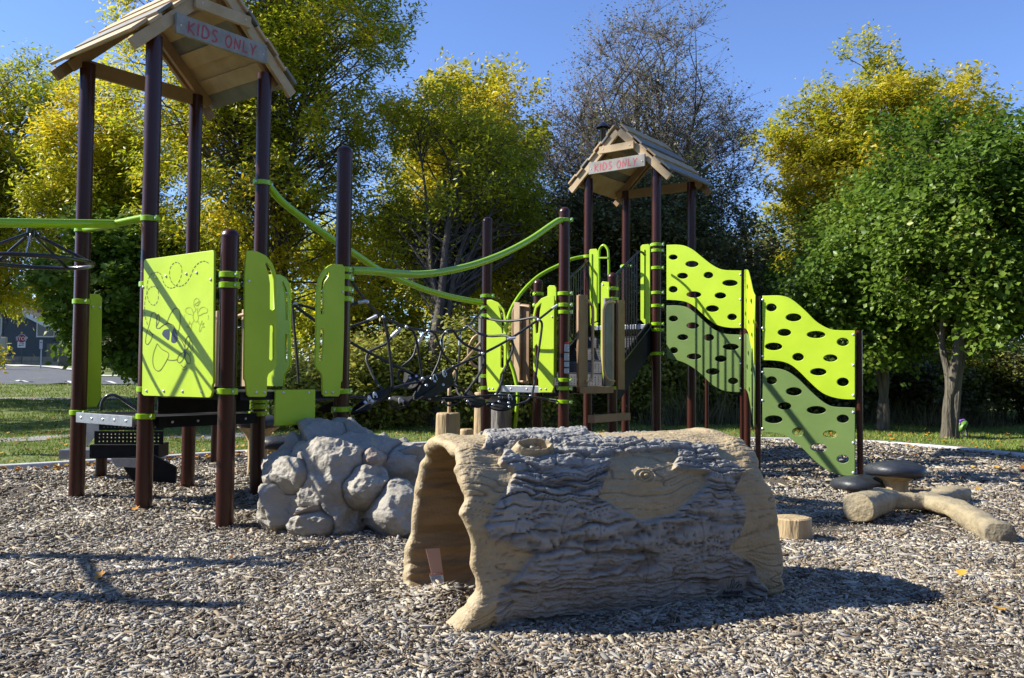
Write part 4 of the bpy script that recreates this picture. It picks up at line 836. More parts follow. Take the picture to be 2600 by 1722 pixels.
# lime arch climber
b = MB()
AR = [(1482, 652, 12.15), (1450, 659, 12.1), (1419, 674, 12.05), (1390, 688, 12.0), (1363, 705, 11.9), (1338, 728, 11.8), (1318, 752, 11.7), (1300, 782, 11.6), (1289, 812, 11.5), (1283, 850, 11.4), (1290, 900, 11.3), (1306, 950, 11.25), (1315, 1000, 11.2), (1312, 1040, 11.2), (1306, 1095, 11.2), (1303, 1130, 11.2)]
AC = thing('arch_climber', 'lime tube arch climber bending from the far roofed tower down to the ground', 'climber', V([AR[-1][0]*0+at(1303, 1130, 11.2)[0], 11.2, 0]))
b = MB(); pts = smooth_pts([at(*q) for q in AR], 5); pts.append(V([pts[-1][0], pts[-1][1], -0.1])); b.tube(pts, 0.026, 12); b.build('arch_tube', LIMEP, AC, True)
b = MB(); b.tube(smooth_pts([at(*q) for q in ((1450, 868, 11.6), (1440, 850, 11.6), (1425, 800, 11.6), (1395, 800, 11.5), (1360, 880, 11.4), (1330, 850, 11.4), (1292, 812, 11.4))], 5), 0.022, 10); b.build('side_tube', LIMEP, AC, True)

# rope net
RN = thing('rope_net', 'black rope net with rubber step pads strung between the two play decks', 'rope net', V([-0.6, 8.8, 0]))
def zo5(x, y): return (850+x/3.485, 700+y/3.485)
def zo5b(x, y): return (850+x/4.48, 750+y/4.48)
def rope(pts, Y0, Y1, r=0.011, mat=ROPE, name='rope', z=zo5, sm=5):
    q = [z(*p) if z else p for p in pts]; L_ = len(q); P_ = [at(x, y, Y0+(Y1-Y0)*i/(L_-1)) for i, (x, y) in enumerate(q)]
    b = MB(); b.tube(smooth_pts(P_, sm), r, 8); return b.build(name, mat, RN, True)
def joint(x, y, Y, r=0.016, z=zo5):
    q = z(x, y); b = MB(); b.ball(at(q[0], q[1], Y), r, 8); b.build('joint', ALU, RN, True)
def ferrule(x0, y0, x1, y1, Y, r=0.0155, z=zo5):
    b = MB(); A_, B_ = at(*z(x0, y0), Y), at(*z(x1, y1), Y); d = B_-A_; b.tube([A_, A_+d*.04, B_-d*.04, B_], [r*.6, r, r, r*.6], 10); b.build('ferrule', ALU, RN, True)
rope([(150, 50), (285, 235), (430, 365), (630, 455), (825, 490), (985, 500), (1150, 470), (1260, 360), (1320, 290)], 7.2, 10.3, 0.014)
rope([(148, 595), (300, 680), (590, 825), (640, 850), (770, 905), (900, 880), (1050, 810), (1310, 690), (1550, 560), (1800, 390), (1960, 265)], 7.6, 9.6, 0.014)
rope([(-375, 250), (-172, 400), (20, 520), (148, 595)], 7.7, 7.6, 0.014)
rope([(-375, 250), (-300, 262), (-200, 290), (-100, 330)], 7.7, 7.8, 0.012); ferrule(-372, 262, -330, 240, 7.7)
rope([(-375, 250), (-360, 450), (-345, 620), (-330, 800), (-320, 960)], 7.8, 7.8, 0.013)
rope([(-345, 1130), (-100, 1095), (150, 1075), (330, 1085), (480, 1090)], 7.3, 8.2, 0.012)
rope([(430, 365), (465, 520), (490, 720), (510, 960), (505, 1010), (440, 1090), (330, 1150), (200, 1210)], 7.5, 7.7, 0.013)
rope([(60, 275), (140, 262), (200, 240), (285, 225)], 7.3, 7.4, 0.013); ferrule(205, 240, 285, 226, 7.35)
rope([(60, 470), (145, 450), (280, 405), (380, 355)], 7.4, 7.6, 0.013); ferrule(285, 400, 378, 355, 7.55)
rope([(300, 670), (380, 635), (460, 595), (520, 520), (585, 465)], 7.9, 7.9, 0.013); ferrule(500, 545, 585, 465, 7.88, 0.018)
rope([(300, 680), (280, 740), (320, 850), (380, 960), (430, 1010)], 7.9, 7.7, 0.012)
rope([(635, 455), (690, 490), (725, 580), (750, 740), (775, 900)], 7.9, 8.1, 0.012)
rope([(830, 488), (770, 540), (730, 600), (690, 720), (590, 810)], 8.4, 8.3, 0.012); ferrule(735, 610, 778, 520, 8.35, 0.016)
rope([(590, 830), (560, 870), (580, 930), (620, 960)], 8.3, 8.3, 0.011)
rope([(835, 488), (890, 520), (920, 600), (960, 690), (1040, 790)], 8.4, 8.7, 0.012)
rope([(990, 498), (950, 540), (945, 650), (920, 760), (860, 890)], 8.8, 8.7, 0.012); ferrule(950, 550, 945, 655, 8.8, 0.018)
rope([(990, 490), (1050, 490), (1090, 550), (1170, 620), (1300, 670)], 8.8, 9.0, 0.014)
rope([(1110, 500), (1108, 620), (1098, 740), (1075, 900), (1070, 970)], 9.3, 9.3, 0.012); ferrule(1110, 525, 1104, 620, 9.28, 0.015)
rope([(1045, 815), (1080, 850), (1070, 930), (1025, 950)], 8.9, 9.0, 0.011)
rope([(1140, 465), (1180, 450), (1270, 510), (1370, 535), (1500, 530), (1560, 550)], 9.7, 9.2, 0.014)
rope([(1260, 365), (1340, 378), (1480, 402), (1620, 395), (1760, 370), (1800, 388)], 10.1, 9.4, 0.014); ferrule(1258, 360, 1310, 372, 10.05)
rope([(1800, 388), (1832, 420), (1825, 520), (1800, 700), (1780, 880), (1745, 1060)], 9.4, 9.4, 0.013)
rope([(1560, 560), (1580, 620), (1560, 700), (1500, 850), (1470, 960), (1425, 1050)], 9.2, 9.2, 0.013)
rope([(1310, 690), (1325, 740), (1290, 850), (1210, 970), (1130, 1075)], 9.0, 9.0, 0.013)
rope([(490, 1095), (700, 1075), (900, 1090), (1130, 1078), (1420, 1058), (1730, 1072), (1900, 1100), (1970, 1110)], 8.2, 9.7, 0.011); ferrule(1895, 1100, 1960, 1108, 9.65)
rope([(490, 1095), (510, 1150), (580, 1170), (650, 1130), (700, 1090)], 8.0, 8.2, 0.013)
rope([(950, 1120), (1010, 1150), (1080, 1130), (1130, 1080)], 8.7, 8.9, 0.011)
rope([(1730, 1075), (1700, 1110), (1630, 1135), (1550, 1160)], 9.4, 9.3, 0.013)
rope([(505, 1000), (620, 965), (760, 940)], 7.8, 8.1, 0.012); rope([(500, 1000), (400, 1040), (300, 1090)], 7.7, 7.5, 0.013)
rope([(1030, 960), (1075, 980), (1130, 1010), (1180, 1060)], 9.0, 9.2, 0.013); rope([(775, 915), (740, 1000), (690, 1090)], 8.1, 8.1, 0.016)
rope([(1080, 985), (1090, 1040), (1130, 1075)], 9.1, 9.0, 0.011)
for x, y, Y in ((288, 232, 7.35), (430, 368, 7.5), (635, 455, 7.85), (825, 488, 8.4), (985, 500, 8.8), (1148, 468, 9.6), (300, 678, 7.85), (590, 825, 8.25), (778, 912, 8.05), (1050, 808, 8.85), (1310, 688, 8.95), (1555, 556, 9.15), (1802, 390, 9.35), (500, 995, 7.7), (490, 1092, 8.1), (1072, 978, 9.1), (1125, 1080, 8.95), (1425, 1055, 9.15), (1732, 1066, 9.35)): joint(x, y, Y)
ferrule(1525, 562, 1600, 550, 9.12, 0.014)
ferrule(1920, 295, 1975, 258, 9.55)
def pad(pts, Ys, grom=(), name='step_pad'):
    P_ = [at(*zo5(*p), Y) for p, Y in zip(pts, Ys)]; n_ = nrm(sum(np.cross(P_[i]-P_[0], P_[i+1]-P_[0]) for i in range(1, len(P_)-1))); n_ = n_ if n_[2] > 0 else -n_
    P_ = smooth_pts(P_, 3, True); b = MB(); c = sum(P_)/len(P_)
    k = len(P_); vs = P_+[p+n_*0.02 for p in P_]+[c+(p-c)*.93+n_*0.028 for p in P_]+[c-n_*.012, c+n_*.03]
    f = []
    for i in range(k):
        j = (i+1) % k; f += [(i, j, k+j, k+i), (k+i, k+j, 2*k+j, 2*k+i), (2*k+i, 2*k+j, 3*k+1), (j, i, 3*k)]
    b.add(vs, f); p_ = b.build(name, RUBBER, RN, True)
    for g in grom:
        q = at(*zo5(*g[:2]), g[2]); g_ = MB(); g_.lathe([(0.010, -0.003), (0.014, 0.0), (0.010, 0.004)], q, 10, 0, (0.3, -1, 0.5)); g_.build('grommet', ALU, p_, True)
pad([(640, 850), (730, 880), (800, 900), (760, 960), (700, 1010), (620, 1000), (620, 930)], [8.4, 8.3, 8.2, 8.1, 8.1, 8.3, 8.4], [(665, 905, 8.2), (722, 890, 8.2), (686, 965, 8.05)])
pad([(800, 910), (900, 880), (970, 840), (1015, 830), (1030, 900), (1040, 960), (960, 1020), (850, 1080), (740, 1090), (690, 1090), (740, 990)], [8.1, 8.3, 8.5, 8.6, 8.7, 8.7, 8.4, 8.1, 7.9, 7.9, 8.0], [(855, 912, 8.1), (885, 935, 8.1), (960, 865, 8.4), (970, 890, 8.4), (812, 970, 7.95), (960, 965, 8.3)])
pad([(690, 1000), (720, 1050), (800, 1110), (900, 1115), (940, 1100), (880, 1060), (940, 1050), (900, 1010)], [8.3, 8.2, 8.3, 8.5, 8.6, 8.5, 8.6, 8.5], [(838, 1090, 8.2), (896, 1060, 8.3)])
pad([(500, 1092), (560, 1090), (640, 1100), (720, 1085), (690, 1110), (640, 1150), (590, 1130)], [8.1, 8.1, 8.1, 8.1, 8.0, 7.9, 7.9], [(600, 1110, 7.9)])
pad([(140, 1230), (190, 1160), (260, 1095), (350, 1040), (430, 1030), (500, 1000), (460, 1070), (380, 1130), (300, 1190), (220, 1220)], [7.2, 7.2, 7.3, 7.4, 7.5, 7.6, 7.5, 7.3, 7.1, 7.1], [(305, 1085, 7.15), (355, 1052, 7.25), (270, 1120, 7.1), (330, 1110, 7.1)])
pad([(-150, 1180), (-60, 1130), (0, 1110), (60, 1110), (130, 1120), (170, 1130), (130, 1170), (0, 1200), (-100, 1210)], [7.2]*9)
pad([(1130, 1080), (1180, 1030), (1260, 1090), (1330, 1120), (1290, 1170), (1200, 1160), (1150, 1110)], [9.0, 9.1, 9.1, 9.1, 8.9, 8.8, 8.9], [(1175, 1110, 8.8)])
pad([(1330, 1140), (1400, 1080), (1460, 1050), (1540, 1070), (1600, 1110), (1590, 1165), (1500, 1200), (1400, 1190)], [9.0, 9.1, 9.2, 9.2, 9.2, 9.1, 8.9, 8.9], [(1460, 1070, 9.1), (1545, 1075, 9.15), (1400, 1140, 8.9), (1540, 1125, 9.0), (1545, 1160, 8.95), (1455, 1115, 9.0)])
pad([(940, 1100), (1010, 1080), (1080, 1085), (1130, 1080), (1060, 1110), (980, 1120)], [8.8, 8.8, 8.9, 8.9, 8.8, 8.7])
def uring(x, y, Y, w_=30, h_=38):
    b = MB(); b.tube([at(*zo5(x+w_*math.cos(t)*.5+ (1-math.sin(t))*8, y-h_*math.sin(t)), Y) for t in np.linspace(-.3, math.pi+.3, 11)], 0.005, 6); b.build('steel_ring', ALU, RN, True)
for x, y, Y in ((300, 1100, 7.1), (350, 1070, 7.2), (880, 915, 8.15), (965, 875, 8.3), (1460, 1078, 9.1), (1545, 1090, 9.1), (575, 1120, 7.9)): uring(x, y, Y)

# ------------------------------------------------------------------ stumps, mushrooms, forked beam, vine
def stump(name, label, px0, px1, ytop, Y, mat, group=None, base=None, seed=1, parts=True):
    xc = (px0+px1)/2; q = at(xc, ytop, Y); r = (px1-px0)/2*Y/F; z1 = float(q[2]); n_ = 48; nz_ = 26
    t = np.linspace(0, 2*math.pi, n_+1)[:-1]; vs = []; prof = [(1.10, -0.15), (1.08, 0.0)]+[(1.06-0.07*k/nz_, z1*k/nz_) for k in range(1, nz_)]+[(0.97, z1-0.012), (0.93, z1-0.003), (0.85, z1), (0.5, z1-0.004), (0.02, z1-0.002)]
    for rr_, z_ in prof:
        p = np.stack([np.cos(t), np.sin(t), np.full(n_, z_)], 1); k_ = min(1, rr_/0.9)
        d = (fbm(np.stack([p[:, 0]*2.2, p[:, 1]*2.2, p[:, 2]*1.0+seed], 1), 3, seed)*0.05-np.clip(ridge(np.stack([p[:, 0]*4.5, p[:, 1]*4.5, p[:, 2]*0.7+seed], 1), 2, seed+4)-0.75, 0, 1)*0.10)*k_**4
        R_ = r*(rr_+d); vs.append(np.stack([q[0]+p[:, 0]*R_, q[1]+p[:, 1]*R_, np.full(n_, z_)], 1))
    k = len(prof); i = np.arange(n_); j = (i+1) % n_; f = np.concatenate([np.stack([m_*n_+i, m_*n_+j, (m_+1)*n_+j, (m_+1)*n_+i], 1) for m_ in range(k-1)])
    o = npmesh(name, np.concatenate(vs), f, mat); tag(o, label, 'stump', group); return o
stump('log_step', 'low round tan stump step just right of the log tunnel', 1964, 2058, 1312, 5.95, STUMPM, 'cast log steps', seed=3)
st1 = stump('log_step', 'tall tan stump post rising between the boulder climber and the log tunnel', 1107, 1168, 1048, 9.3, STUMPM, 'cast log steps', seed=5)
stump('log_step', 'pale stump standing behind the middle deck, left of the round brown post', 1204, 1246, 996, 11.6, STUMPM, 'cast log steps', seed=8)
stump('log_step', 'wide dark grey cracked stump below the middle deck behind the brown post', 1244, 1298, 1036, 11.2, STUMPG, 'cast log steps', seed=9)
stump('log_step', 'short tan stump top showing just above the log tunnel rim', 1168, 1202, 1089, 11.4, STUMPM, 'cast log steps', seed=12)
b = MB(); VC = [(1140, 1060, 9.35), (1141, 1020, 9.4), (1141, 985, 9.45), (1147, 960, 9.6), (1165, 932, 9.9), (1190, 905, 10.2), (1213, 878, 10.5), (1240, 850, 10.7), (1262, 828, 10.9)]
VN = thing('vine_climber', 'thin tan bent pole with a hoop rising from the tall tan stump', 'climber', at(1140, 1060, 9.35))
b.tube(smooth_pts([at(*q) for q in VC], 5), 0.02, 10); b.build('bent_pole', TANP, VN, True)
b = MB(); b.tube(smooth_pts([at(*q) for q in ((1225, 848, 10.7), (1205, 856, 10.7), (1192, 878, 10.7), (1190, 905, 10.7), (1200, 925, 10.7), (1222, 935, 10.7), (1245, 925, 10.7), (1255, 895, 10.7), (1248, 860, 10.7))], 5, True)+[at(1225, 848, 10.7)], 0.018, 10); b.build('hoop', TANP, VN, True)
def mushroom(label, xc, ycap, Y, rc, hstem, capm=CAPM, stem=True, rs=0.085, group='mushroom steps'):
    q = at(xc, ycap, Y); t_ = thing('mushroom_step', label, 'mushroom step', (q[0], q[1], 0), group); zc_ = float(q[2])
    n_ = 40; b = MB(); prof = [(rc*.62, -0.062), (rc*.88, -0.055), (rc*.97, -0.035), (rc, -0.01), (rc*.97, 0.022), (rc*.86, 0.045), (rc*.6, 0.066), (rc*.3, 0.075), (0.001, 0.077)]
    b.lathe([(0.001, -0.06)]+prof, (q[0], q[1], zc_), n_)
    for i, p in enumerate(b.v):
        k_ = 1+0.03*math.sin(3*math.atan2(p[1]-q[1], p[0]-q[0])+1)+0.02*math.sin(5*math.atan2(p[1]-q[1], p[0]-q[0])); b.v[i] = (q[0]+(p[0]-q[0])*k_, q[1]+(p[1]-q[1])*k_, p[2]+0.008*math.sin(2*math.atan2(p[1]-q[1], p[0]-q[0])))
    b.build('cap', capm, t_, True)
    if stem:
        b = MB(); h_ = zc_-0.05; pr = [(rs*1.15, -0.1), (rs*1.1, 0.02), (rs, h_*.4), (rs*1.05, h_*.7), (rs*1.5, h_*.88), (rs*2.3, h_)]; b.lathe(pr, (q[0], q[1], 0), 36)
        for i, p in enumerate(b.v):
            a_ = math.atan2(p[1]-q[1], p[0]-q[0]); k_ = 1+0.05*math.sin(7*a_)+0.04*math.sin(11*a_+1); b.v[i] = (q[0]+(p[0]-q[0])*k_, q[1]+(p[1]-q[1])*k_, p[2])
        b.build('stem', STUMPM, t_, True)
mushroom('mushroom step with domed dark cap on a tan ribbed stem behind the forked log beam', 2274, 1192, 8.15, 0.275, 0.2, rs=0.10)
mushroom('flat dark mushroom step lying almost on the chips at the climbing wall foot', 2182, 1229, 8.35, 0.26, 0, stem=True, rs=0.1)
mushroom('tall tan mushroom step with wide dark cap behind the left tower deck', 655, 1072, 9.3, 0.235, 0.4, rs=0.095)
mushroom('lower mushroom step half hidden behind the boulder climber at its left', 712, 1125, 8.8, 0.22, 0.4, rs=0.06)
# mushroom stems under the left tower (seen through the posts)
# forked balance log
BB = thing('balance_beam', 'low forked tan log beam with three cut ends lying on the wood chips', 'balance beam', onz(2300, 1330))
def logarm(name, pts, ws, hs, label=None, mat=None, seed=0, sides=28):
    pts = smooth_pts([V(p) for p in pts], 10); k = len(pts); ws = np.interp(np.linspace(0, 1, k), np.linspace(0, 1, len(ws)), ws); hs = np.interp(np.linspace(0, 1, k), np.linspace(0, 1, len(hs)), hs)
    vs = []
    t = np.linspace(0, 2*math.pi, sides+1)[:-1]
    se = lambda x, p: np.sign(x)*np.abs(x)**p
    rows = [(0, 0.02, -.004), (0, .6, -.002), (0, .88, 0.0)]+[(i, 1, 0) for i in range(k)]+[(k-1, .88, 0.0), (k-1, .6, .002), (k-1, .02, .004)]
    for i, sc, push in rows:
        d = pts[min(i+1, k-1)]-pts[max(i-1, 0)]; d[2] = 0; d = nrm(d); sd_ = np.cross(d, Z); c = pts[i]+d*push*4
        y_ = se(np.cos(t), .62)*ws[i]/2*sc; z_ = se(np.sin(t), .7)*hs[i]/2*sc
        z_ = np.where(z_ > 0, z_*0.95, z_)
        P_ = c+np.outer(y_, sd_)+np.outer(z_, Z); gl_ = np.stack([np.full(len(t), i*.35), y_*38, z_*38], 1); n_ = fbm(P_*V([6, 6, 9]), 3, seed)*0.012-sst(.6, 1, 1-np.abs(vn(gl_, seed+7))*2.2)*.007+fbm(P_*25, 2, seed+3)*0.004
        P_ += (np.outer(np.cos(t), sd_)+np.outer(np.sin(t), Z))*n_[:, None]*min(1, sc); vs.append(P_)
    n = sides; i = np.arange(n); j = (i+1) % n; kk_ = len(rows); f = np.concatenate([np.stack([m_*n+i, (m_+1)*n+i, (m_+1)*n+j, m_*n+j], 1) for m_ in range(kk_-1)])
    return npmesh(name, np.concatenate(vs), f, mat or BEAMM, BB)
BEAMM = M('cast_beam', (0.36, 0.29, 0.17), (0.20, 0.17, 0.115), scale=5, rough=0.7, bump=0.012, bscale=34, lo=0.38, hi=0.66)
bl = onz(2185, 1330); jn = onz(2385, 1300); br = onz(2530, 1392); bk = onz(2420, 1275)
logarm('log_end_block', [at(2178, 1290, 6.50), at(2205, 1282, 6.68), at(2232, 1270, 6.9), at(2250, 1262, 7.05)], [0.215, 0.225, 0.235, 0.22], [0.215, 0.205, 0.17, 0.15], seed=2)
logarm('log_arm', [at(2228, 1268, 6.95), at(2300, 1272, 7.02), at(2365, 1276, 6.98), at(2420, 1290, 6.72), at(2480, 1322, 6.25), at(2520, 1350, 5.92), at(2540, 1364, 5.76)], [0.17, 0.17, 0.20, 0.19, 0.17, 0.18, 0.20], [0.15, 0.13, 0.13, 0.14, 0.15, 0.185, 0.20], seed=4)
logarm('log_arm', [at(2345, 1272, 7.05), at(2385, 1264, 7.3), at(2415, 1258, 7.55), at(2432, 1256, 7.7)], [0.16, 0.19, 0.22, 0.23], [0.13, 0.13, 0.16, 0.17], seed=6)

# ------------------------------------------------------------------ log tunnel
LO = V([-.209, 3.747, 0]); LU = V([.930, .3676, 0]); LV = V([-.3676, .930, 0])
def segd(P_, poly):
    """signed distance (inside > 0) of points (n,2) to a closed polygon"""
    x, y = P_[:, 0], P_[:, 1]; ins = np.zeros(len(x), bool); dm = np.full(len(x), 1e9); k = len(poly)
    for i in range(k):
        x0, y0 = poly[i]; x1, y1 = poly[(i+1) % k]
        if y0 != y1: ins ^= ((y0 > y) != (y1 > y)) & (x < (x1-x0)*(y-y0)/(y1-y0)+x0)
        dx, dy = x1-x0, y1-y0; t = np.clip(((x-x0)*dx+(y-y0)*dy)/(dx*dx+dy*dy+1e-12), 0, 1); dm = np.minimum(dm, np.hypot(x-x0-t*dx, y-y0-t*dy))
    return np.where(ins, dm, -dm)
def logpt(U, th, ins=0.0):
    c, s = np.cos(th), np.sin(th); p = .72
    av, az = .43-ins, .44-ins
    pv = p-.34*sst(.0, .75, -s); vv = .42-av*np.sign(c)*np.abs(c)**pv; zz = .37+az*np.sign(s)*np.abs(s)**p
    return LO+U[..., None]*LU+vv[..., None]*LV+zz[..., None]*Z
TD = np.radians(np.array([-90, -60, -50, -38, -20, 0, 12, 20, 32, 45, 60, 70, 90, 110, 135, 160, 180, 200, 230, 270]))
U0 = np.array([.01, -.02, .01, .06, .09, .075, .03, .055, .035, .015, .03, .03, .04, .045, .06, .05, .02, .0, -.03, -.01])
U1 = np.array([1.62, 1.63, 1.65, 1.65, 1.645, 1.635, 1.61, 1.585, 1.56, 1.555, 1.56, 1.57, 1.56, 1.56, 1.58, 1.60, 1.60, 1.60, 1.60, 1.60])
nT, nU = 640, 480
th = np.linspace(-math.pi/2, 1.5*math.pi, nT+1)[:-1]
wv = vn(np.stack([np.cos(th)*3, np.sin(th)*3, th*0], 1), 7)*.022+vn(np.stack([np.cos(th)*8, np.sin(th)*8, th*0], 1), 8)*.010
u0 = np.interp(th, TD, U0)+wv; u1 = np.interp(th, TD, U1)+np.roll(wv, 111)*1.2
q = np.linspace(0, 1, nU)
UU = u0[:, None]*(1-q)+u1[:, None]*q; TH = np.repeat(th[:, None], nU, 1)
Pb = logpt(UU, TH)
eps = 1e-3
du = LU[None, None]*np.ones(UU.shape+(1,)); dt = logpt(UU, TH+eps)-logpt(UU, TH-eps); Nn = np.cross(dt, du); Nn /= np.linalg.norm(Nn, axis=2)[..., None]
ctr = LO+UU[..., None]*LU+.42*LV+.37*Z; Nn *= np.sign(((Pb-ctr)*Nn).sum(2))[..., None]
AR = TH*.45
_a = np.linalg.norm(np.diff(np.concatenate([Pb[:, nU//2], Pb[:1, nU//2]]), axis=0), axis=1); ATR = np.repeat((np.cumsum(_a)-_a-1.0)[:, None], nU, 1)
flat = lambda a_: a_.reshape(-1)
K = .45*math.pi/180
bark = [(0.27, 96), (0.14, 60), (0.22, 56), (0.2, 42), (0.25, 36), (0.23, 27), (0.16, 14), (0.11, 7), (0.13, 2), (0.23, 0), (0.33, -4), (0.25, -12), (0.17, -20), (0.16, -38), (0.19, -70), (0.66, -80), (1.31, -80), (1.55, -70), (1.57, -40), (1.53, -18), (1.36, -6), (1.45, 2), (1.4, 16), (1.49, 30), (1.37, 40), (1.39, 54), (1.13, 60), (0.77, 68), (0.71, 76), (0.85, 96), (0.54, 92)]
tanA = [(0.77, 46), (0.97, 51), (1.13, 51), (1.07, 33), (1.26, 29), (1.24, 21), (1.14, 12), (1.03, 6), (0.9, 4), (0.77, 7), (0.66, 15), (0.69, 26), (0.75, 36)]
barkb = [(0.3, 108), (0.9, 118), (1.3, 112), (1.42, 135), (1.33, 170), (1.46, 200), (1.38, 262), (0.3, 262), (0.2, 210), (0.32, 180), (0.2, 150)]
wob = np.stack([flat(UU)+vn(np.stack([flat(UU)*9, flat(AR)*14, 0*flat(AR)], 1), 3)*.022+vn(np.stack([flat(UU)*30, flat(AR)*40, 0*flat(AR)], 1), 4)*.006, flat(AR)+vn(np.stack([flat(UU)*9, flat(AR)*14, 0*flat(AR)+5], 1), 5)*.010], 1)
sc_ = lambda L_: [(x, y*K) for x, y in L_]
sd1 = segd(wob, sc_(bark)); sd2 = segd(wob, sc_(tanA)); sd3 = segd(wob, sc_(barkb))
sdb = np.maximum(np.minimum(sd1, -sd2), sd3)
# knots
kd1 = np.hypot((flat(UU)-.39)/1.0, (flat(AR)-57*K)/0.62); kd2 = np.hypot(flat(UU)-.91, (flat(AR)-29*K)/.75)
ring1 = .095
mb = sst(-.007, .008, sdb)
mb = mb*(1-sst(ring1+.022, ring1+.010, kd1))
x = np.stack([flat(UU)*2.4, flat(ATR)*24, 0*flat(UU)], 1)
warp = vn(x*V([1.1, .15, 1]), 21)*.38+vn(x*V([3.4, .5, 1]), 22)*.32+vn(x*V([9, .8, 1]), 23)*.22
x2 = x.copy(); x2[:, 1] += warp
g1 = 1-np.abs(vn(x2*V([1, 1, 1]), 31))*2.2; g2 = 1-np.abs(vn(x2*V([1.8, 2.3, 1])+7, 32))*2.0; g3 = vn(x2*V([7, 6, 1]), 33); g4 = fbm(np.stack([flat(UU)*45, flat(ATR)*60, 0*flat(UU)], 1), 3, 34)
g5 = 1-np.abs(vn(x2*V([3.2, 2.6, 1])+3, 37))*1.8; lump = vn(x2*V([2.2, .7, 1])+5, 38)
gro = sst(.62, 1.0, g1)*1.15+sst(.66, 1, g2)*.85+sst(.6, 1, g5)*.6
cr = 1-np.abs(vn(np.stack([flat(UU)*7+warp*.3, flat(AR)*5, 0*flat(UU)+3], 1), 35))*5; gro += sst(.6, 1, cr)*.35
lower = sst(.35, .05, Pb[..., 2].reshape(-1))*.45          # the bark grows smoother towards the ground
pq = vn(x2*V([1.3, .55, 1])+11, 36)+.5*vn(x2*V([2.6, 1.3, 1])+2, 39); plates = (np.round(pq*3.2)/3.2*.75+pq*.25)*.0085+lump*.004+g3*.0028
dB = .027+plates-.017*gro*(1-lower)+g4*.0040
xt = np.stack([flat(UU)*3.5, flat(ATR)*34+vn(np.stack([flat(UU)*5, flat(ATR)*4, 0*flat(UU)], 1), 41)*1.5, 0*flat(UU)+9], 1)
gt1 = 1-np.abs(vn(xt, 42))*2.4; gt2 = vn(xt*V([2, 2.2, 1]), 43); crk = sst(.80, 1, gt1)
dT = fbm(np.stack([flat(UU)*4, flat(AR)*5, 0*flat(UU)], 1), 2, 44)*.010-.006*crk+gt2*.0030+g4*.0014-.004*sst(.7, 1, 1-np.abs(vn(xt*V([2.2, 2.6, 1])+4, 47))*2.2)
# swelling of the tan lips at both ends
eu = np.minimum(flat(UU-u0[:, None]), flat(u1[:, None]-UU)); dT += .016*np.exp(-((eu-.05)/.05)**2)*(0.6+.6*vn(np.stack([np.cos(flat(TH))*4, np.sin(flat(TH))*4, 0*flat(TH)], 1), 45))
D = dB*mb+dT*(1-mb)
# knot with a raised ring, a hollow and a nub
rk = np.exp(-((kd1-.082)/.020)**2)*.042-np.exp(-(kd1/.062)**8)*.06+np.exp(-(kd1/.040)**4)*(.088+.012*g4); D = np.where(kd1 < .17, D*sst(.06, .17, kd1)+rk+.004*g4, D)
D += np.exp(-(kd2/.045)**2)*.018*(1+.6*np.sin(kd2*260))+np.exp(-((kd2-.06)/.02)**2)*.006
lgp = sst(.0, .04, .10-np.abs(flat(UU)-1.39))*sst(0, 4, 13-np.abs(np.degrees(flat(TH))+36)); D = D*(1-lgp)+.014*lgp; gro = gro*(1-lgp)
foot = sst(.30, .02, Pb[..., 2].reshape(-1))*sst(.22, .05, eu); D += foot*.045
Po = Pb.reshape(-1, 3)+Nn.reshape(-1, 3)*D[:, None]
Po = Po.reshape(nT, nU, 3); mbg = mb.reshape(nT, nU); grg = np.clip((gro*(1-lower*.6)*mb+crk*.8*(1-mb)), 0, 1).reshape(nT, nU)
nubm = (np.exp(-(kd1/.046)**6)*1.2).reshape(nT, nU); mbg = np.maximum(mbg, nubm*.8)
# inside wall and rounded lips
tk = .058; nI = 60
qi = np.linspace(0, 1, nI); UI = (u1[:, None]-.0)*(1-qi)+u0[:, None]*qi; TI = np.repeat(th[:, None], nI, 1); Pi = logpt(UI, TI, tk)
xi = np.stack([UI.ravel()*3, np.cos(TI.ravel())*3, np.sin(TI.ravel())*7], 1); Ni = np.repeat(Nn[:, :1], nI, 1)
Pi = Pi.reshape(-1, 3)+Ni.reshape(-1, 3)*(fbm(xi, 3, 51)*.016+np.sin(TI.ravel()*14+vn(xi*V([1, 1, 1]), 52)*3)*.004)[:, None]; Pi = Pi.reshape(nT, nI, 3)
def lip(Pa, Pb_, sgn):
    out = []
    for t in np.linspace(0, 1, 11)[1:-1]:
        w_ = t*t*(3-2*t); out.append(Pa*(1-w_)+Pb_*w_+LU*sgn*math.sin(math.pi*t)*tk*.48)
    return np.stack(out, 1)
lp1 = lip(Po[:, -1], Pi[:, 0], 1); lp0 = lip(Pi[:, -1], Po[:, 0], -1)
ALL = np.concatenate([Po, lp1, Pi, lp0], 1); nC = ALL.shape[1]
am = np.zeros((nT, nC)); am[:, :nU] = mbg; ag = np.zeros((nT, nC)); ag[:, :nU] = grg
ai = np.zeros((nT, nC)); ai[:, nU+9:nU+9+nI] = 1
i = np.arange(nT)[:, None]; j = (i+1) % nT; c = np.arange(nC)[None]; c2 = (c+1) % nC
f = np.stack([i*nC+c, j*nC+c, j*nC+c2, i*nC+c2], 2).reshape(-1, 4)
lm = bpy.data.materials.new('cast_log'); lm.use_nodes = True; t_ = lm.node_tree; bs = t_.nodes['Principled BSDF']; bs.inputs['Roughness'].default_value = .62; bs.inputs['Specular IOR Level'].default_value = .4
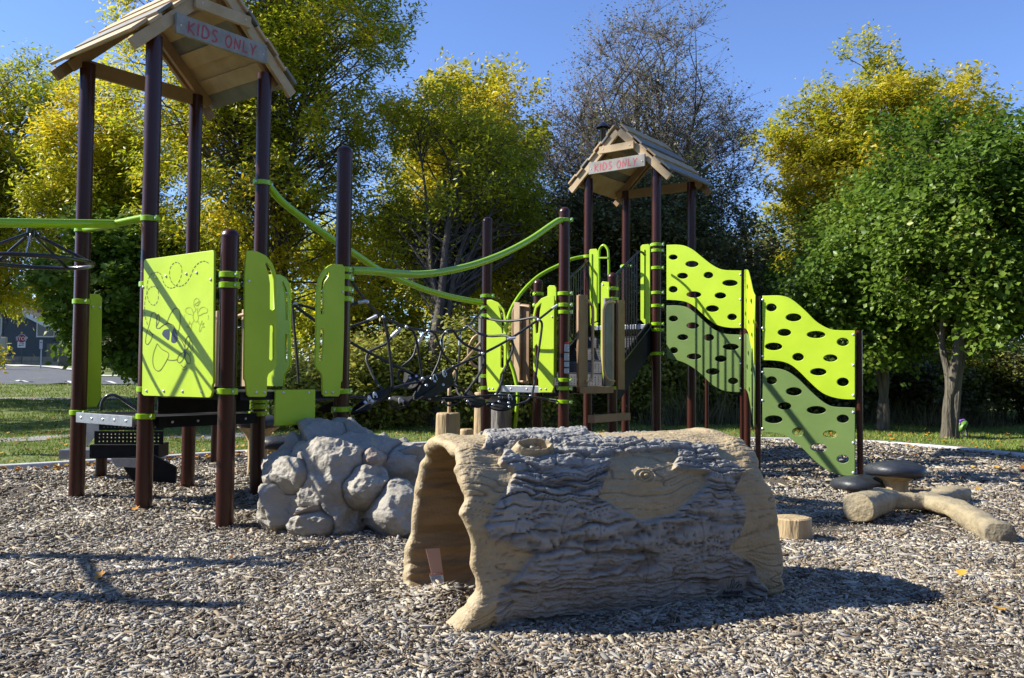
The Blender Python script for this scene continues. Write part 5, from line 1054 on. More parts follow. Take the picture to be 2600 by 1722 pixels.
def nz(sc__, det=6, st=None):
    tc = t_.nodes.new('ShaderNodeTexCoord'); mp = t_.nodes.new('ShaderNodeMapping'); t_.links.new(tc.outputs['Object'], mp.inputs[0])
    mp.inputs['Rotation'].default_value = (0, 0, -math.atan2(LU[1], LU[0])); 
    if st: mp.inputs['Scale'].default_value = st
    n = t_.nodes.new('ShaderNodeTexNoise'); n.inputs['Scale'].default_value = sc__; n.inputs['Detail'].default_value = det; t_.links.new(mp.outputs[0], n.inputs[0]); return n.outputs['Fac']
def rmp(fac, c1, c2, lo=.35, hi=.65):
    r = t_.nodes.new('ShaderNodeValToRGB'); r.color_ramp.elements[0].position = lo; r.color_ramp.elements[1].position = hi; r.color_ramp.elements[0].color = (*c1, 1); r.color_ramp.elements[1].color = (*c2, 1); t_.links.new(fac, r.inputs[0]); return r.outputs[0]
def mixc(fac, a_, b_):
    n = t_.nodes.new('ShaderNodeMix'); n.data_type = 'RGBA'
    if isinstance(fac, float): n.inputs[0].default_value = fac
    else: t_.links.new(fac, n.inputs[0])
    for k_, v_ in ((6, a_), (7, b_)):
        if isinstance(v_, tuple): n.inputs[k_].default_value = (*v_, 1)
        else: t_.links.new(v_, n.inputs[k_])
    return n.outputs[2]
def att(n_):
    a_ = t_.nodes.new('ShaderNodeAttribute'); a_.attribute_name = n_; return a_.outputs['Fac']
tanc = mixc(nz(3.0, 4), rmp(nz(14, 6, (1, 1, 3)), (.46, .36, .20), (.35, .265, .14)), (.39, .305, .185))
barkc = mixc(nz(2.2, 3), rmp(nz(10, 6, (.5, 1, 2)), (.20, .198, .185), (.41, .40, .375)), (.31, .295, .255))
barkc = mixc(att('lowtan'), barkc, (.27, .215, .15))
base_ = mixc(att('bark'), tanc, barkc)
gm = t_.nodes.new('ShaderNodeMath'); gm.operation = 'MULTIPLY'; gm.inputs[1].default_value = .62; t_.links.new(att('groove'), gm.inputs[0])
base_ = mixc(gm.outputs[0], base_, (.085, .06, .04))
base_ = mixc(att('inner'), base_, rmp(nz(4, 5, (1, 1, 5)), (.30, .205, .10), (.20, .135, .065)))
t_.links.new(base_, bs.inputs['Base Color'])
bp = t_.nodes.new('ShaderNodeBump'); bp.inputs['Distance'].default_value = .006; t_.links.new(nz(75, 8), bp.inputs['Height']); t_.links.new(bp.outputs[0], bs.inputs['Normal'])
lowt = np.zeros((nT, nC)); lowt[:, :nU] = (sst(.40, .16, Pb[..., 2])*.25+.15*sst(.2, .8, vn(np.stack([flat(UU)*3, flat(AR)*6, 0*flat(UU)], 1), 61)).reshape(nT, nU))
LG = thing('log_tunnel', 'hollow cast log crawl tunnel with grey bark and tan ends in front', 'crawl tunnel', LO+LU*.9+LV*.4)
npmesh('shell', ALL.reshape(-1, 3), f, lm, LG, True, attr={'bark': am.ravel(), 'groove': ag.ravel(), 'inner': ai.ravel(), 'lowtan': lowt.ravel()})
# inner floor of the tunnel with soft cast wood grain
fl = MB(); nx_, ny_ = 30, 16; vs = []
for i_ in range(nx_):
    for j_ in range(ny_):
        U_ = .12+1.38*i_/(nx_-1); v_ = .08+.68*j_/(ny_-1); z_ = -.02+.05*math.cos(2*math.pi*(v_-.42)/.9)*-1+.018*math.sin(U_*22+v_*9)+.03*((v_-.42)/.34)**2; vs.append(LO+LU*U_+LV*v_+Z*max(z_, -.02))
fl.add(vs, [(i_*ny_+j_, i_*ny_+j_+1, (i_+1)*ny_+j_+1, (i_+1)*ny_+j_) for i_ in range(nx_-1) for j_ in range(ny_-1)])
fl.build('tunnel_floor', LOGTAN, LG, True)
# warning plate on the inner wall
wn_ = nrm(-LV*.954+Z*.30); wp0 = LO+LV*.722+Z*.27
class WP:
    n = wn_
    def px(s, x, y): return (x, y)
    def w(s, x, y, o=0.0): return onp(x, y, wp0, wn_)+wn_*o
wp = WP()
def wq(pts, mat, off, name, parent):
    b = MB(); quadY(b, [wp.w(*wp.px(*q), off) for q in pts], 0, -.002); return b.build(name, mat, parent)
wl = wq([(1081, 1394), (1116, 1392), (1129, 1487), (1104, 1495)], SILVER_ACRYL, .0, 'warning_plate', LG)
wq([(1089, 1456), (1122, 1454), (1123, 1460), (1090, 1462)], ORANGE, .004, 'label_header', wl); wq([(1090.5, 1462.5), (1123.5, 1460.5), (1128, 1485), (1100, 1490)], WHITE, .004, 'label_body', wl)
def text(s, m4, size, mat, parent, name='lettering', ext=.0006, shear=0):
    cu = bpy.data.curves.new(name, 'FONT'); cu.body = s; cu.size = size; cu.extrude = ext; cu.align_x = 'LEFT'; cu.shear = shear; cu.resolution_u = 2
    tmp = bpy.data.objects.new('t_', cu); C.objects.link(tmp); me = bpy.data.meshes.new_from_object(tmp.evaluated_get(bpy.context.evaluated_depsgraph_get())); bpy.data.objects.remove(tmp); bpy.data.curves.remove(cu)
    me.transform(m4); me.materials.clear(); me.materials.append(mat); me.name = name
    o = bpy.data.objects.new(name, me); C.objects.link(o); o.parent = parent; o.matrix_parent_inverse = chain(parent).inverted(); return o
def frame(o, ex, ey):
    ez = np.cross(ex, ey); return Matrix(((ex[0], ey[0], ez[0], o[0]), (ex[1], ey[1], ez[1], o[1]), (ex[2], ey[2], ez[2], o[2]), (0, 0, 0, 1)))
pA, pB = wp.w(*wp.px(1092, 1461), .007), wp.w(*wp.px(1121, 1459), .007); exw = nrm(pB-pA); eyw = nrm(np.cross(np.cross(exw, V(wp.w(*wp.px(1091, 1455), .007))-pA), exw)); wl_ = float(np.linalg.norm(pB-pA))
text('WARNING', frame(pA, exw, eyw), wl_*.19, WHITE, wl)
for k_, s_ in enumerate(('INSTALLATION OVER A', 'HARD SURFACE SUCH', 'AS CONCRETE, ASPHALT', 'OR PACKED EARTH MAY', 'RESULT IN SERIOUS', 'INJURY OR DEATH')):
    pA = wp.w(*wp.px(1093+1.0*k_, 1466.5+3.55*k_), .007); text(s_, frame(pA, exw, eyw), wl_*.085, INK, wl)
# maker's mark cast into the bark near the ground
pm = Plane(LO-LV*-.0+LU*0, LU, .0)
c1_ = onp(1833, 1508, LO+LV*.005, -LV); c2_ = onp(1890, 1502, LO+LV*.005, -LV); c3_ = onp(1835, 1522, LO+LV*.045, -LV); 
tilt = nrm(Z*1.0-LV*.25)
MK = M('cast_mark', (.06, .06, .065), rough=.8)
def proj_on_log(x, y, lift=.004):
    """point where the measured sight line meets the log's outer skin"""
    d = ray(x, y); Pf = Po[:, :, :]; w_ = (Pf-CAM); tt = (w_@d)/(d@d); dd = np.linalg.norm(w_-tt[..., None]*d, axis=2); dd = np.where(tt*np.linalg.norm(d) > 6, 9, dd); near = dd < .006
    tt2 = np.where(near, tt, 1e9); k_ = np.unravel_index(tt2.argmin() if near.any() else dd.argmin(), dd.shape); return Pf[k_]+Nn[k_]*lift, Nn[k_]
lsub = []
mkb = MB()
def mark(strokes, w_):
    for st in strokes:
        P3_ = [proj_on_log(*q)[0] for q in st]; mkb.tube(P3_, w_, 5)
zl = lambda x, y: (1780+x/13.156, 1440+y/13.156)
mark([[zl(*q) for q in s_] for s_ in ([(915, 640), (915, 730), (950, 745), (985, 700), (1010, 560), (1050, 450), (1110, 410), (1140, 450), (1110, 560), (1060, 640), (1055, 715), (1090, 700), (1150, 600), (1230, 500), (1280, 485), (1300, 520), (1240, 620), (1180, 710), (1220, 690), (1320, 590), (1370, 580), (1370, 640), (1330, 690)],)], .0016)
mkb.build('cast_emblem', MK, LG)
for s_, (x, y), w_ in (('landscape', (1834, 1508), 54), ('structures', (1832, 1520), 54)):
    p0_, n0_ = proj_on_log(x, y, .004); p1_, _ = proj_on_log(x+w_, y-1, .004); p2_, _ = proj_on_log(x+w_/2, y-9, .004); ex_ = nrm(p1_-p0_); mdp = (p0_+p1_)/2; n0_ = nrm(np.cross(ex_, p2_-mdp)); n0_ = n0_ if n0_[1] < 0 else -n0_; ey_ = nrm(np.cross(n0_, ex_)); L_ = np.linalg.norm(p1_-p0_)
    text(s_, frame(p0_+n0_*.005, ex_, ey_), float(L_)*.235, MK, LG, 'cast_lettering', .003, .25)

# ------------------------------------------------------------------ boulder climber
rc_ = at(880, 1300, 6.55); rc_[2] = .02; rc_ = V([-1.185, 6.43, .02])
BO = [(780, 1122, 6.55, 92, 60, .42, 0), (862, 1112, 6.65, 88, 52, .42, 0), (950, 1120, 6.5, 88, 58, .42, 0), (1025, 1165, 6.55, 75, 50, .36, 0), (755, 1195, 6.28, 80, 62, .34, 0), (845, 1195, 6.35, 62, 62, .32, 0), (948, 1152, 6.2, 34, 26, .2, 1), (1045, 1200, 6.2, 58, 66, .34, 0),
      (915, 1228, 6.08, 62, 56, .26, 0), (772, 1270, 6.12, 80, 44, .28, 1), (715, 1285, 6.25, 36, 80, .3, 0), (803, 1328, 5.98, 58, 42, .2, 0), (940, 1302, 6.0, 64, 68, .26, 0), (1012, 1300, 6.02, 58, 76, .3, 0), (872, 1300, 6.15, 64, 66, .3, 0), (720, 1210, 6.4, 40, 110, .3, 0)]
nA, nE = 620, 330
az_ = np.linspace(0, 2*math.pi, nA+1)[:-1]; el_ = np.radians(np.linspace(-14, 90, nE)); AZ, EL = np.meshgrid(az_, el_, indexing='ij')
Dr = np.stack([np.cos(EL)*np.cos(AZ), np.cos(EL)*np.sin(AZ), np.sin(EL)], 2).reshape(-1, 3)
wn = np.stack([vn(Dr*3.2+s_*9, 70+s_) for s_ in range(3)], 1)*.06+np.stack([vn(Dr*8+s_*9, 75+s_) for s_ in range(3)], 1)*.02; Dw = Dr+wn; Dw /= np.linalg.norm(Dw, axis=1)[:, None]
ca, cb = nrm(e2), nrm(e1)
dl = np.stack([Dw@ca/.52, Dw@cb/.37, Dw[:, 2]/.67], 1); core = (np.abs(dl)**4.6).sum(1)**(-1/4.6)
LS = [core]; 
for bi, (px_, py_, Y_, rx_, ry_, rd_, col_) in enumerate(BO):
    c_ = at(px_, py_, Y_+rd_*.15)-rc_; rr_ = V([rx_*Y_/F*1.20, rd_*1.1, ry_*Y_/F*1.22]); rot = math.radians((bi*37) % 50-25)
    R__ = np.array([[math.cos(rot), math.sin(rot), 0], [-math.sin(rot), math.cos(rot), 0], [0, 0, 1]])
    d_ = (Dw@R__.T)/rr_; o__ = -(c_@R__.T)/rr_; A_ = (d_*d_).sum(1); B_ = d_@o__; C_ = (o__*o__).sum()-1; disc = B_*B_-A_*C_
    t__ = np.where(disc > 0, (-B_+np.sqrt(np.maximum(disc, 0)))/A_, 0)
    rgb_ = np.random.default_rng(100+bi)
    for k_ in range(8):
        pn = rgb_.normal(0, 1, 3); pn /= np.linalg.norm(pn); dn = d_@pn; on = -(o__@pn)
        hit = (rgb_.uniform(.76, .94)-on)/np.where(np.abs(dn) < 1e-6, 1e-6, dn); t__ = np.where((dn > .05) & (hit > 0) & (t__ > 0), np.minimum(t__, hit), t__)
    LS.append(np.where(t__ > 0, t__, 0))
LS = np.stack(LS, 1); idb = LS.argmax(1)-1; so_ = np.sort(LS, 1); R2_ = so_[:, -2]; ks = .010; R1_ = np.log(np.exp((LS-so_[:, -1:])/ks).sum(1))*ks+so_[:, -1]
R1_ = R1_*(1-.05*sst(.4, .9, Dr[:, 2]))*.985
P_ = rc_+Dr*R1_[:, None]
fac = np.floor((vn(P_*4.2, 81)*.5+.5)*6)/6
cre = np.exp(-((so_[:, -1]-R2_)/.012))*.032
D_ = fbm(P_*3.1, 4, 82)*.024+(np.abs(vn(P_*4.5, 83))*-.085+.024)+np.abs(vn(P_*9, 86))*-.040+np.abs(vn(P_*21, 87))*-.012+fbm(P_*34, 3, 84)*.006-cre
P_ = P_+Dr*D_[:, None]
i = np.arange(nA)[:, None]; j = (i+1) % nA; c = np.arange(nE-1)[None]; f = np.stack([i*nE+c, j*nE+c, j*nE+c+1, i*nE+c+1], 2).reshape(-1, 4)
rm = bpy.data.materials.new('cast_rock'); rm.use_nodes = True; t_ = rm.node_tree; bs = t_.nodes['Principled BSDF']; bs.inputs['Roughness'].default_value = .7
rk_ = mixc(nz(2.2, 5), rmp(nz(7, 8), (.25, .215, .135), (.50, .445, .32), .32, .68), (.30, .28, .25))
rk_ = mixc(nz(1.1, 3), rk_, (.29, .265, .22)); rk_ = mixc(att('pink'), rk_, rmp(nz(8, 6), (.27, .21, .16), (.38, .30, .23)))
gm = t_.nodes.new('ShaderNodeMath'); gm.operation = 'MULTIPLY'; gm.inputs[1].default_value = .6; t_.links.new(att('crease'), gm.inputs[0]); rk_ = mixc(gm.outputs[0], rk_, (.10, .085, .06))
t_.links.new(rk_, bs.inputs['Base Color']); bp = t_.nodes.new('ShaderNodeBump'); bp.inputs['Distance'].default_value = .010; t_.links.new(nz(26, 8), bp.inputs['Height']); t_.links.new(bp.outputs[0], bs.inputs['Normal'])
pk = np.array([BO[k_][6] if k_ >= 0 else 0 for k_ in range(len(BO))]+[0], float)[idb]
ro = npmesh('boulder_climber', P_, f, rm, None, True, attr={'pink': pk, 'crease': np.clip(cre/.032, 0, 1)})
tag(ro, 'cluster of fused grey and pinkish boulders for climbing, left of the log tunnel', 'rock climber')

# ------------------------------------------------------------------ trees, shrubs, undergrowth
def tree(name, label, base, h0, crown, trunk_r, ncl, lpc, leaf, lmat, bmat, seed, group=None, spread=.45, lean=(0, 0), sparse=False, narrow=.4, twl=.45, gap=.0, low=0.55, cat='tree', trunks=None, twigs=3):
    """crown = (x, y, z, rx, ry, rz): envelope; branches run from the trunk to leaf sprays spread through it"""
    r = np.random.default_rng(seed); bx, by = base; bz = float(terrain(bx, by)); cx_, cy_, cz_, rx, ry, rz = crown
    T = thing(name, label, cat, (bx, by, bz), group)
    top = V([cx_+lean[0], cy_+lean[1], cz_+rz*.85]); b0 = V([bx, by, bz-.2])
    axes = []
    tr_ = trunks or [(0, 0)]
    tb = MB()
    for k, (ox, oy) in enumerate(tr_):
        e_ = top+V([ox*rx, oy*ry, -abs(ox)*rz*.5]); n_ = 9; pts = []
        split = V([bx, by, bz+h0]) if k else None
        for i in range(n_):
            t = i/(n_-1); base_l = b0*(1-t)+V([cx_, cy_, cz_])*t if False else b0*(1-t)+e_*t
            p = base_l.copy(); bend = t*t; p[0] = bx+(e_[0]-bx)*bend*(1 if t > 0 else 0); p[1] = by+(e_[1]-by)*bend
            if i: p[:2] += r.normal(0, trunk_r*.35, 2)
            pts.append(p)
        pts = smooth_pts(pts, 4); rad = [trunk_r*(1-.88*(i/(len(pts)-1))**.8)*(1.0 if k == 0 else .7) for i in range(len(pts))]
        rad[0] = trunk_r*1.7*(1 if k == 0 else .6); rad[1] = trunk_r*1.35*(1 if k == 0 else .6); rad[2] = trunk_r*1.12*(1 if k == 0 else .7)
        tb.tube(pts, rad, 12 if k == 0 else 8, False); axes.append(np.array(pts))
    AX = np.concatenate(axes)
    # cluster centres
    c = []
    while len(c) < ncl:
        d = r.normal(0, 1, (ncl*3, 3)); d /= np.linalg.norm(d, axis=1)[:, None]; rr_ = r.random(ncl*3)**spread
        env = 1+.25*vn(d*2.4+seed, seed)+.18*vn(d*6+seed, seed+1)
        p = V([cx_, cy_, cz_])+d*(rr_*env)[:, None]*V([rx, ry, rz])
        kx = (vn(p*.55+seed, seed+2)+.5*vn(p*1.3+seed, seed+3)) > (-.62+gap); kx &= p[:, 2] > bz+low
        c += list(p[kx])
    c = np.array(c[:ncl])
    # branches
    for q_ in c:
        hd = np.hypot(AX[:, 0]-q_[0], AX[:, 1]-q_[1]); want = np.maximum(q_[2]-hd*.75, bz+h0*.9+r.random()*rz*.8)
        k_ = np.argmin(np.abs(AX[:, 2]-want)+.15*hd+np.where(AX[:, 2] < bz+h0*.9, 5, 0)+r.random(len(AX))*.25); s_ = AX[k_]; L_ = np.linalg.norm(q_-s_)
        mid_ = s_*.5+q_*.5+V([0, 0, .10*L_])+r.normal(0, .07*L_, 3); q2 = s_*.2+q_*.8+V([0, 0, .05*L_])+r.normal(0, .04*L_, 3)
        r0 = min(trunk_r*.35, .008+.0065*L_); tb.tube([s_, mid_, q2, q_], [r0, r0*.62, r0*.4, .004], 5, False)
    tb.build('trunk', bmat, T, True)
    # twigs and leaves: each spray has short shoots, leaves sit along them
    ns = 12 if sparse else 7; tw = r.normal(0, 1, (ncl, ns, 3)); tw[..., 2] = tw[..., 2]*.7+.25; tw /= np.linalg.norm(tw, axis=2)[..., None]
    outw = c-V([cx_, cy_, cz_-rz*.5]); outw /= np.linalg.norm(outw, axis=1)[:, None]+1e-6; tw = tw+outw[:, None]*.6; tw /= np.linalg.norm(tw, axis=2)[..., None]
    tl = r.uniform(.5, 1.3, (ncl, ns))*twl
    if twigs:
        A_ = np.repeat(c, ns, 0); B_ = A_+(tw*tl[..., None]).reshape(-1, 3); d = B_-A_; s_ = np.cross(d, r.normal(0, 1, d.shape)); s_ /= np.linalg.norm(s_, axis=1)[:, None]; s_ *= .006 if not sparse else .0075; s2 = np.cross(d, s_); s2 /= np.linalg.norm(s2, axis=1)[:, None]; s2 *= .006
        A2 = A_
        vs = np.stack([A2+s_, A2-s_*.5+s2, A2-s_*.5-s2, B_], 1).reshape(-1, 3); n_ = len(A_); f_ = (np.arange(n_)[:, None, None]*4+np.array([(0, 1, 3), (1, 2, 3), (2, 0, 3)])[None]).reshape(-1, 3)
        npmesh('twigs', vs, f_, TWIG if sparse else bmat, T, False)
    n = ncl*lpc; ci = np.repeat(np.arange(ncl), lpc); si = r.integers(0, ns, n); tt = r.random(n)**.6
    pos = c[ci]+tw[ci, si]*(tl[ci, si]*tt)[:, None]+r.normal(0, (.07+.10*twl) if not sparse else .035, (n, 3))
    N_ = r.normal(0, .6, (n, 3))+V([0, 0, .8])+outw[ci]*.5; N_ /= np.linalg.norm(N_, axis=1)[:, None]
    X = tw[ci, si]+r.normal(0, .55, (n, 3))+V([0, 0, -.35]); X -= N_*(X*N_).sum(1)[:, None]; X /= np.linalg.norm(X, axis=1)[:, None]; Y = np.cross(N_, X)
    L_ = r.uniform(.7, 1.25, n)*leaf
    leafmesh('crown', pos, X, Y, N_, L_, L_*narrow*r.uniform(.8, 1.2, n), lmat, T, fold=.15, shape=.5)
    return T
LF_ASH = ramp_island('leaf_ash', [(0, (.20, .26, .018)), (.35, (.36, .40, .022)), (.62, (.56, .52, .024)), (.82, (.66, .50, .022)), (1, (.70, .45, .03))], rough=.42, clus=(.32, .5), trans=.6, spec=.5)
LF_YEL = ramp_island('leaf_yellow_green', [(0, (.15, .22, .018)), (.35, (.32, .35, .02)), (.65, (.60, .50, .03)), (1, (.70, .58, .03))], rough=.42, clus=(.30, .6), trans=.55, spec=.5)
LF_MAP = ramp_island('leaf_maple_green', [(0, (.06, .12, .013)), (.5, (.12, .20, .022)), (.85, (.20, .29, .04)), (1, (.36, .38, .06))], rough=.38, clus=(.35, .35), trans=.38, spec=.25)
LF_DULL = ramp_island('leaf_dull', [(0, (.10, .09, .055)), (.4, (.19, .18, .10)), (.7, (.24, .26, .13)), (1, (.34, .31, .19))], rough=.5, clus=(.3, .4), trans=.2, spec=.5)
LF_DARK = ramp_island('leaf_dark_bronze', [(0, (.05, .065, .02)), (.5, (.11, .125, .04)), (.85, (.20, .21, .07)), (1, (.28, .25, .11))], rough=.5, clus=(.3, .4), trans=.22, spec=.4)
LF_BUSH = ramp_island('leaf_bush', [(0, (.13, .15, .03)), (.4, (.26, .29, .05)), (.7, (.42, .42, .07)), (.9, (.52, .42, .09)), (1, (.42, .24, .12))], rough=.55, clus=(.5, .45), trans=.45)
def cr(x0, x1, y0, y1, Y, dr=None):
    """crown envelope from its measured sides and heights at distance Y"""
    c = at((x0+x1)/2, (y0+y1)/2, Y); return (c[0], Y, c[2], abs(x1-x0)/2*Y/F, dr or abs(x1-x0)/2*Y/F*.85, abs(y1-y0)/2*Y/F)
def gb(x, Y): q = at(x, 940, Y); return (q[0], Y)
AR_ = 'autumn trees round the playground'
tree('ash_tree', 'large yellow green ash tree rising above the frame behind the left tower', gb(700, 19.5), 2.4, cr(265, 1060, -420, 790, 19.8, 2.4), .17, 680, 180, .125, LF_ASH, BARK, 11, AR_, narrow=.36, twl=.5, gap=.04, trunks=[(0, 0), (-.5, .1), (.45, 0), (.1, .3)])
tree('ash_tree', 'yellow brown ash tree at the left edge beyond the lawn', gb(-60, 24), 2.5, cr(-260, 225, 60, 860, 24, 3), .18, 380, 180, .145, LF_ASH, BARK, 12, AR_, narrow=.34, twl=.6, gap=.12, trunks=[(0, 0), (.4, 0)])
tree('maple_tree', 'dark green low branching maple seen between the left tower posts', gb(368, 20), .9, cr(165, 500, 560, 940, 20, 2), .13, 220, 130, .16, LF_MAP, BARK, 13, AR_, narrow=.8, twl=.45, low=1.0)
tree('ash_tree', 'slimmer ash tree between the left edge tree and the left tower roof', gb(225, 22), 2, cr(120, 420, 230, 760, 22, 2), .11, 280, 180, .135, LF_ASH, BARK, 24, AR_, narrow=.32, twl=.55, gap=.1)
tree('willow_tree', 'dark trunked tree with yellow green crown above the rope net', gb(1110, 16.6), 2.2, cr(940, 1400, 230, 790, 19.5, 2.2), .14, 400, 105, .115, LF_ASH, BARK, 14, AR_, narrow=.36, twl=.5, gap=.2, trunks=[(0, 0), (-.5, 0), (.5, 0), (.2, .4)])
tree('cottonwood_tree', 'tall pale yellow green tree behind the dark trunk above the net', gb(1180, 24), 3, cr(985, 1380, 165, 760, 25, 2.5), .16, 380, 170, .14, LF_YEL, BARK, 15, AR_, narrow=.5, twl=.7, gap=.1)
tree('pear_tree', 'tall half bare grey brown tree behind the right tower roof', gb(1620, 22), 2.4, cr(1330, 1905, 70, 980, 23, 3.2), .15, 1000, 70, .08, LF_DULL, BARK, 16, AR_, narrow=.5, twl=1.0, sparse=True, gap=-.2, trunks=[(0, 0), (-.35, 0), (.35, 0), (-.15, .3), (.2, -.2), (-.55, 0), (.55, .1)], spread=.5)
tree('pear_tree', 'dense bronze green lower tree below the half bare crown', gb(1480, 20), 1.6, cr(1290, 1960, 430, 1010, 20.5, 2), .12, 520, 110, .115, LF_DARK, BARK, 17, AR_, narrow=.5, twl=.55, gap=.05, trunks=[(0, 0), (-.5, 0), (.5, 0)])
tree('ash_tree', 'bright yellow tree rising behind the green maple at the right', gb(2200, 23), 2.6, cr(1945, 2560, 130, 860, 24, 3), .18, 720, 190, .145, LF_YEL, BARK, 18, AR_, narrow=.42, twl=.55, gap=-.15, trunks=[(0, 0), (-.5, 0), (.5, 0)])
tree('maple_tree', 'green maple with the thicker forked trunk beside the small bicycle', gb(2412, 15.0), 1.7, cr(2200, 2860, 300, 900, 15.4, 2.3), .13, 420, 200, .10, LF_MAP, BARKG, 19, AR_, narrow=.85, twl=.5, gap=.17, spread=.5, trunks=[(0, 0), (-.55, .1), (.6, 0), (.2, .4)])
tree('maple_tree', 'dark green maple with slender pale trunk just right of the wave wall', gb(2243, 16.9), 2.3, cr(2020, 2400, 470, 930, 17.4, 2.2), .11, 300, 180, .10, LF_MAP, BARKG, 20, AR_, narrow=.85, twl=.5, gap=.12, spread=.5, trunks=[(0, 0), (-.4, 0), (.4, 0)])
tree('ash_tree', 'tree outside the left edge whose shade falls across the lawn', (-14.4, 17), 3, (-14.4, 17, 6.6, 2.4, 2.6, 2.4), .15, 160, 120, .16, LF_ASH, BARK, 33, AR_, narrow=.4, twl=.5)
tree('ash_tree', 'second tree outside the left edge shading the far lawn', (-19, 23), 3, (-19, 23, 8.0, 3.2, 3.2, 2.6), .18, 160, 120, .2, LF_ASH, BARK, 34, AR_, narrow=.4, twl=.6)
tree('cottonwood_tree', 'very tall tree outside the left edge whose dappled shade reaches the mushroom steps', (-12.5, 11.2), 9, (-12.5, 11.2, 16.6, 2.5, 1.9, 2.2), .13, 130, 90, .16, LF_YEL, BARK, 35, AR_, narrow=.7, twl=.5, gap=.1)
# smaller trees and thickets of the wood behind
k_ = 0
WOODS = [(560, 33, 330, 520, 1000, LF_BUSH), (900, 31, 420, 560, 1000, LF_ASH), (1300, 32, 420, 470, 1000, LF_BUSH), (1820, 30, 420, 560, 1010, LF_DARK), (2080, 32, 420, 520, 1010, LF_BUSH), (2360, 31, 420, 480, 1010, LF_DARK), (2620, 29, 420, 420, 1010, LF_BUSH), (330, 46, 300, 600, 930, LF_DARK)]
DESC = ['hazy olive woodland tree behind the left tower deck', 'yellowish woodland tree behind the rope net at its left', 'olive woodland tree filling the gap behind the middle deck', 'dark woodland tree behind the top of the wave wall', 'olive woodland tree behind the lower wave panel', 'dark woodland tree between the two pale maple trunks', 'olive woodland tree at the right edge behind the maple', 'dark far tree beyond the road behind the left tower']
for (x, Y, w_, y0, y1, lm_), ds in zip(WOODS, DESC):
    k_ += 1; tree('woodland_tree', ds, gb(x, Y), 1.2, cr(x-w_/2, x+w_/2, y0, y1, Y, 2), .10, 240, 110, .20, lm_, BARK, 40+k_, 'woodland trees behind', narrow=.5, twl=.8, gap=.05)
BUS = [(770, 16.6, 200, 950), (900, 16.3, 190, 880), (1000, 17, 200, 850), (1215, 16.8, 200, 850), (1340, 17, 200, 840), (1460, 20, 190, 850), (1600, 19.5, 210, 850), (1740, 19.8, 210, 880), (1860, 20.5, 190, 860), (1990, 20.5, 220, 860), (2120, 20, 210, 880), (2230, 21.5, 200, 850), (2340, 20, 220, 900), (2470, 20.5, 220, 880), (2590, 20, 220, 870), (640, 22, 190, 900), (550, 24, 170, 920)]
BD = ['leafy bush behind the boulder climber', 'brushy thicket left of the dark trunk', 'thicket right beside the dark trunk base', 'bush behind the pale stump', 'bush behind the middle deck', 'bush behind the chain ladder', 'bush under the stairs of the right tower', 'bush under the upper wave panel', 'bush behind the thin wall poles', 'bush behind the lower wave panel', 'bush behind the corner pole of the wave wall', 'bush behind the slender maple trunk', 'bush between the maple trunks', 'bush behind the small bicycle', 'bush at the right edge of the wood', 'bush seen above the mushroom step at left', 'bush seen between the tall left posts']
for i_, ((x, Y, w_, y0), ds) in enumerate(zip(BUS, BD)):
    tree('bush', ds, gb(x, Y), .3, cr(x-w_/2, x+w_/2, y0, 1085 if Y < 22 else 1040, Y, 1.3 if Y > 18 else .8), .035, 120, 110, .11, LF_BUSH if i_ < 9 or i_ % 2 else LF_DARK, BARK, 60+i_, 'bushes at the edge of the wood', narrow=.55, twl=.5, gap=.15, low=.12, cat='bush', trunks=[(0, 0), (-.5, 0), (.5, 0)], spread=.6)
# dry undergrowth along the foot of the bushes
n = 26000; r = np.random.default_rng(9); ux = r.uniform(-5, 13, n); uy = 18.0+np.abs(r.normal(0, 1.3, n))+.25*np.sin(ux*1.3); uh = r.gamma(2.2, .16, n)*np.clip(.5+vn(np.stack([ux*.9, uy, uy*0], 1), 91), .15, 1.3)
yw = r.uniform(0, 6.28, n); wd = r.uniform(.006, .014, n); c0 = np.stack([ux, uy, terrain(ux, uy)], 1); bxx = np.stack([np.cos(yw)*wd, np.sin(yw)*wd, 0*wd], 1); tp_ = c0+np.stack([r.normal(0, .18, n)*uh*1.5, r.normal(0, .18, n)*uh*1.5, uh], 1)
DRY = ramp_island('dry_stem', [(0, (.07, .06, .03)), (.5, (.16, .15, .06)), (1, (.32, .28, .14))], rough=.8, trans=.2)
tag(npmesh('undergrowth', np.stack([c0-bxx, c0+bxx, tp_], 1).reshape(-1, 3), np.arange(n*3).reshape(-1, 3), DRY, smooth=False), kind='stuff')
# hanging spray at the side of the big ash
FARS = [(-120, 66, 330, 640, 930, LF_DARK, 'dark tree beyond the house at the far left'), (140, 68, 260, 700, 925, LF_ASH, 'autumn tree rising behind the fence across the road'), (290, 62, 260, 720, 940, LF_DARK, 'dark tree across the road just right of the fence'), (430, 58, 260, 740, 950, LF_DARK, 'dark tree across the road between the tall posts')]
for i_, (x, Y, w_, y0, y1, lm_, ds) in enumerate(FARS):
    tree('far_tree', ds, gb(x, Y), 1.5, cr(x-w_/2, x+w_/2, y0, y1, Y, 3), .2, 160, 90, .42, lm_, BARK, 90+i_, 'trees across the road', narrow=.6, twl=1.2, gap=-.2)

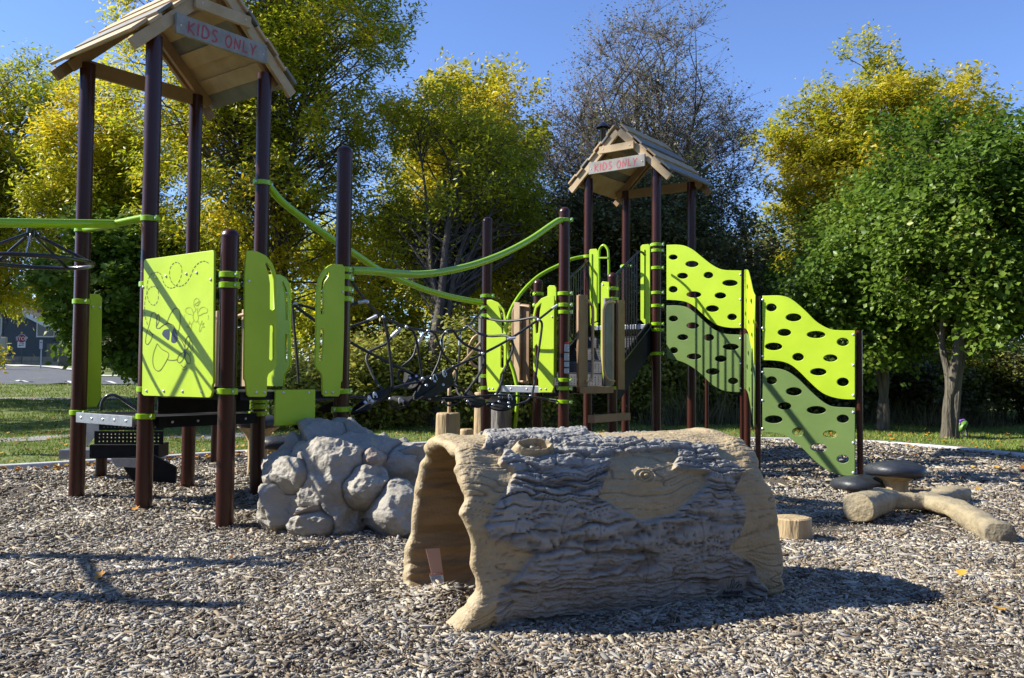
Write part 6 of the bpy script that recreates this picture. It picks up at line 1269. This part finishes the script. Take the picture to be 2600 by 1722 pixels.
# unseen ring of leaves added behind the camera to block low sky light
n = 30000; r = np.random.default_rng(77); aa_ = r.uniform(math.radians(-172), math.radians(10), n); R_ = 34+r.normal(0, 2.5, n); hh = r.random(n)**.8*(9.5+3*np.sin(aa_*9)+2*np.sin(aa_*23+1))
c_ = np.stack([R_*np.cos(aa_), R_*np.sin(aa_)+4, hh], 1); N_ = r.normal(0, 1, (n, 3)); N_ /= np.linalg.norm(N_, axis=1)[:, None]; X = np.cross(N_, r.normal(0, 1, (n, 3))); X /= np.linalg.norm(X, axis=1)[:, None]
tag(leafmesh('added_leaf_screen', c_, X, np.cross(N_, X), N_, r.uniform(.6, 1.3, n), r.uniform(.4, .9, n), LF_DARK), kind='stuff')

# ------------------------------------------------------------------ child's bicycle under the maple
YB = 15.3
BK = thing('bicycle', "small purple and pink child's bicycle leaning beside the maple trunk", 'bicycle', at(2432, 1112, YB)*V([1, 1, 0]))
PURP = M('purple_paint', (.45, .04, .30), rough=.3); VIO = M('violet_cloth', (.22, .08, .5), rough=.6); GRN = M('green_helmet', (.09, .22, .02), rough=.4); TYRE = M('black_tyre', (.015, .015, .015), rough=.8)
def bq(x, y, dY=0): return at(2350+x/11.84, 1030+y/11.84, YB+dY)
wx = nrm(V([.62, .4, 0]))
for nm, (x, y), r_ in (('wheel', (790, 830), .125), ('wheel', (1120, 850), .125)):
    c_ = bq(x, y); w_ = MB(); ts = np.linspace(0, 2*math.pi, 25)
    w_.tube([c_+(wx*math.cos(t)+Z*math.sin(t))*(r_-.016) for t in ts], .006, 6, False)
    for t in np.linspace(0, 2*math.pi, 13)[:-1]: w_.tube([c_, c_+(wx*math.cos(t)+Z*math.sin(t))*(r_-.018)], .0015, 4)
    wo = w_.build('wheel', ALU, BK, True); b = MB(); b.tube([c_+(wx*math.cos(t)+Z*math.sin(t))*r_ for t in ts], .018, 8, False); b.build('tyre', TYRE, wo, True)
b = MB(); A_, B_ = bq(790, 830), bq(1120, 850); hd_, st_, bb_ = bq(1010, 590), bq(870, 640), bq(900, 850)
for p_, q_ in ((hd_, bb_), (bb_, A_), (st_, A_), (bb_, st_), (hd_, B_+V([0, .03, 0])), (hd_, st_)): b.tube([p_, q_], .012, 8)
b.build('frame', PURP, BK, True)
b = MB(); b.tube([bq(1010, 600), bq(1030, 500)], .01, 8); b.tube(smooth_pts([bq(900, 475, -.1), bq(1000, 470, -.05), bq(1060, 480, 0), bq(1140, 470, .12)], 4), .010, 8); b.build('handlebar', ALU, BK, True)
b = MB(); b.tube([bq(895, 475, -.1), bq(945, 473, -.07)], .016, 8); b.build('grip', M('white_grip', (.6, .6, .6), rough=.5), BK, True)
b = MB(); b.lathe([(.01, -.03), (.05, -.02), (.055, 0), (.045, .02), (.01, .03)], bq(860, 630), 12); b.build('saddle', VIO, BK, True)
b = MB(); b.box(bq(1010, 550)-V([0, .05, 0]), bq(1160, 520)-bq(1010, 550), (0, .08, 0), Z*.07); b.build('basket', VIO, BK, False, .01)
hm = MB(); hm.ball((0, 0, 0), 1, 12); c_ = bq(1115, 620, -.09)
for i_, p in enumerate(hm.v): hm.v[i_] = tuple(c_+V([p[0]*.075+p[2]*.03, p[1]*.085, p[2]*.095+p[0]*.03]))
tag(hm.build('helmet', GRN, None, True), 'bright green helmet hanging on the handlebar of the small bicycle', 'helmet')
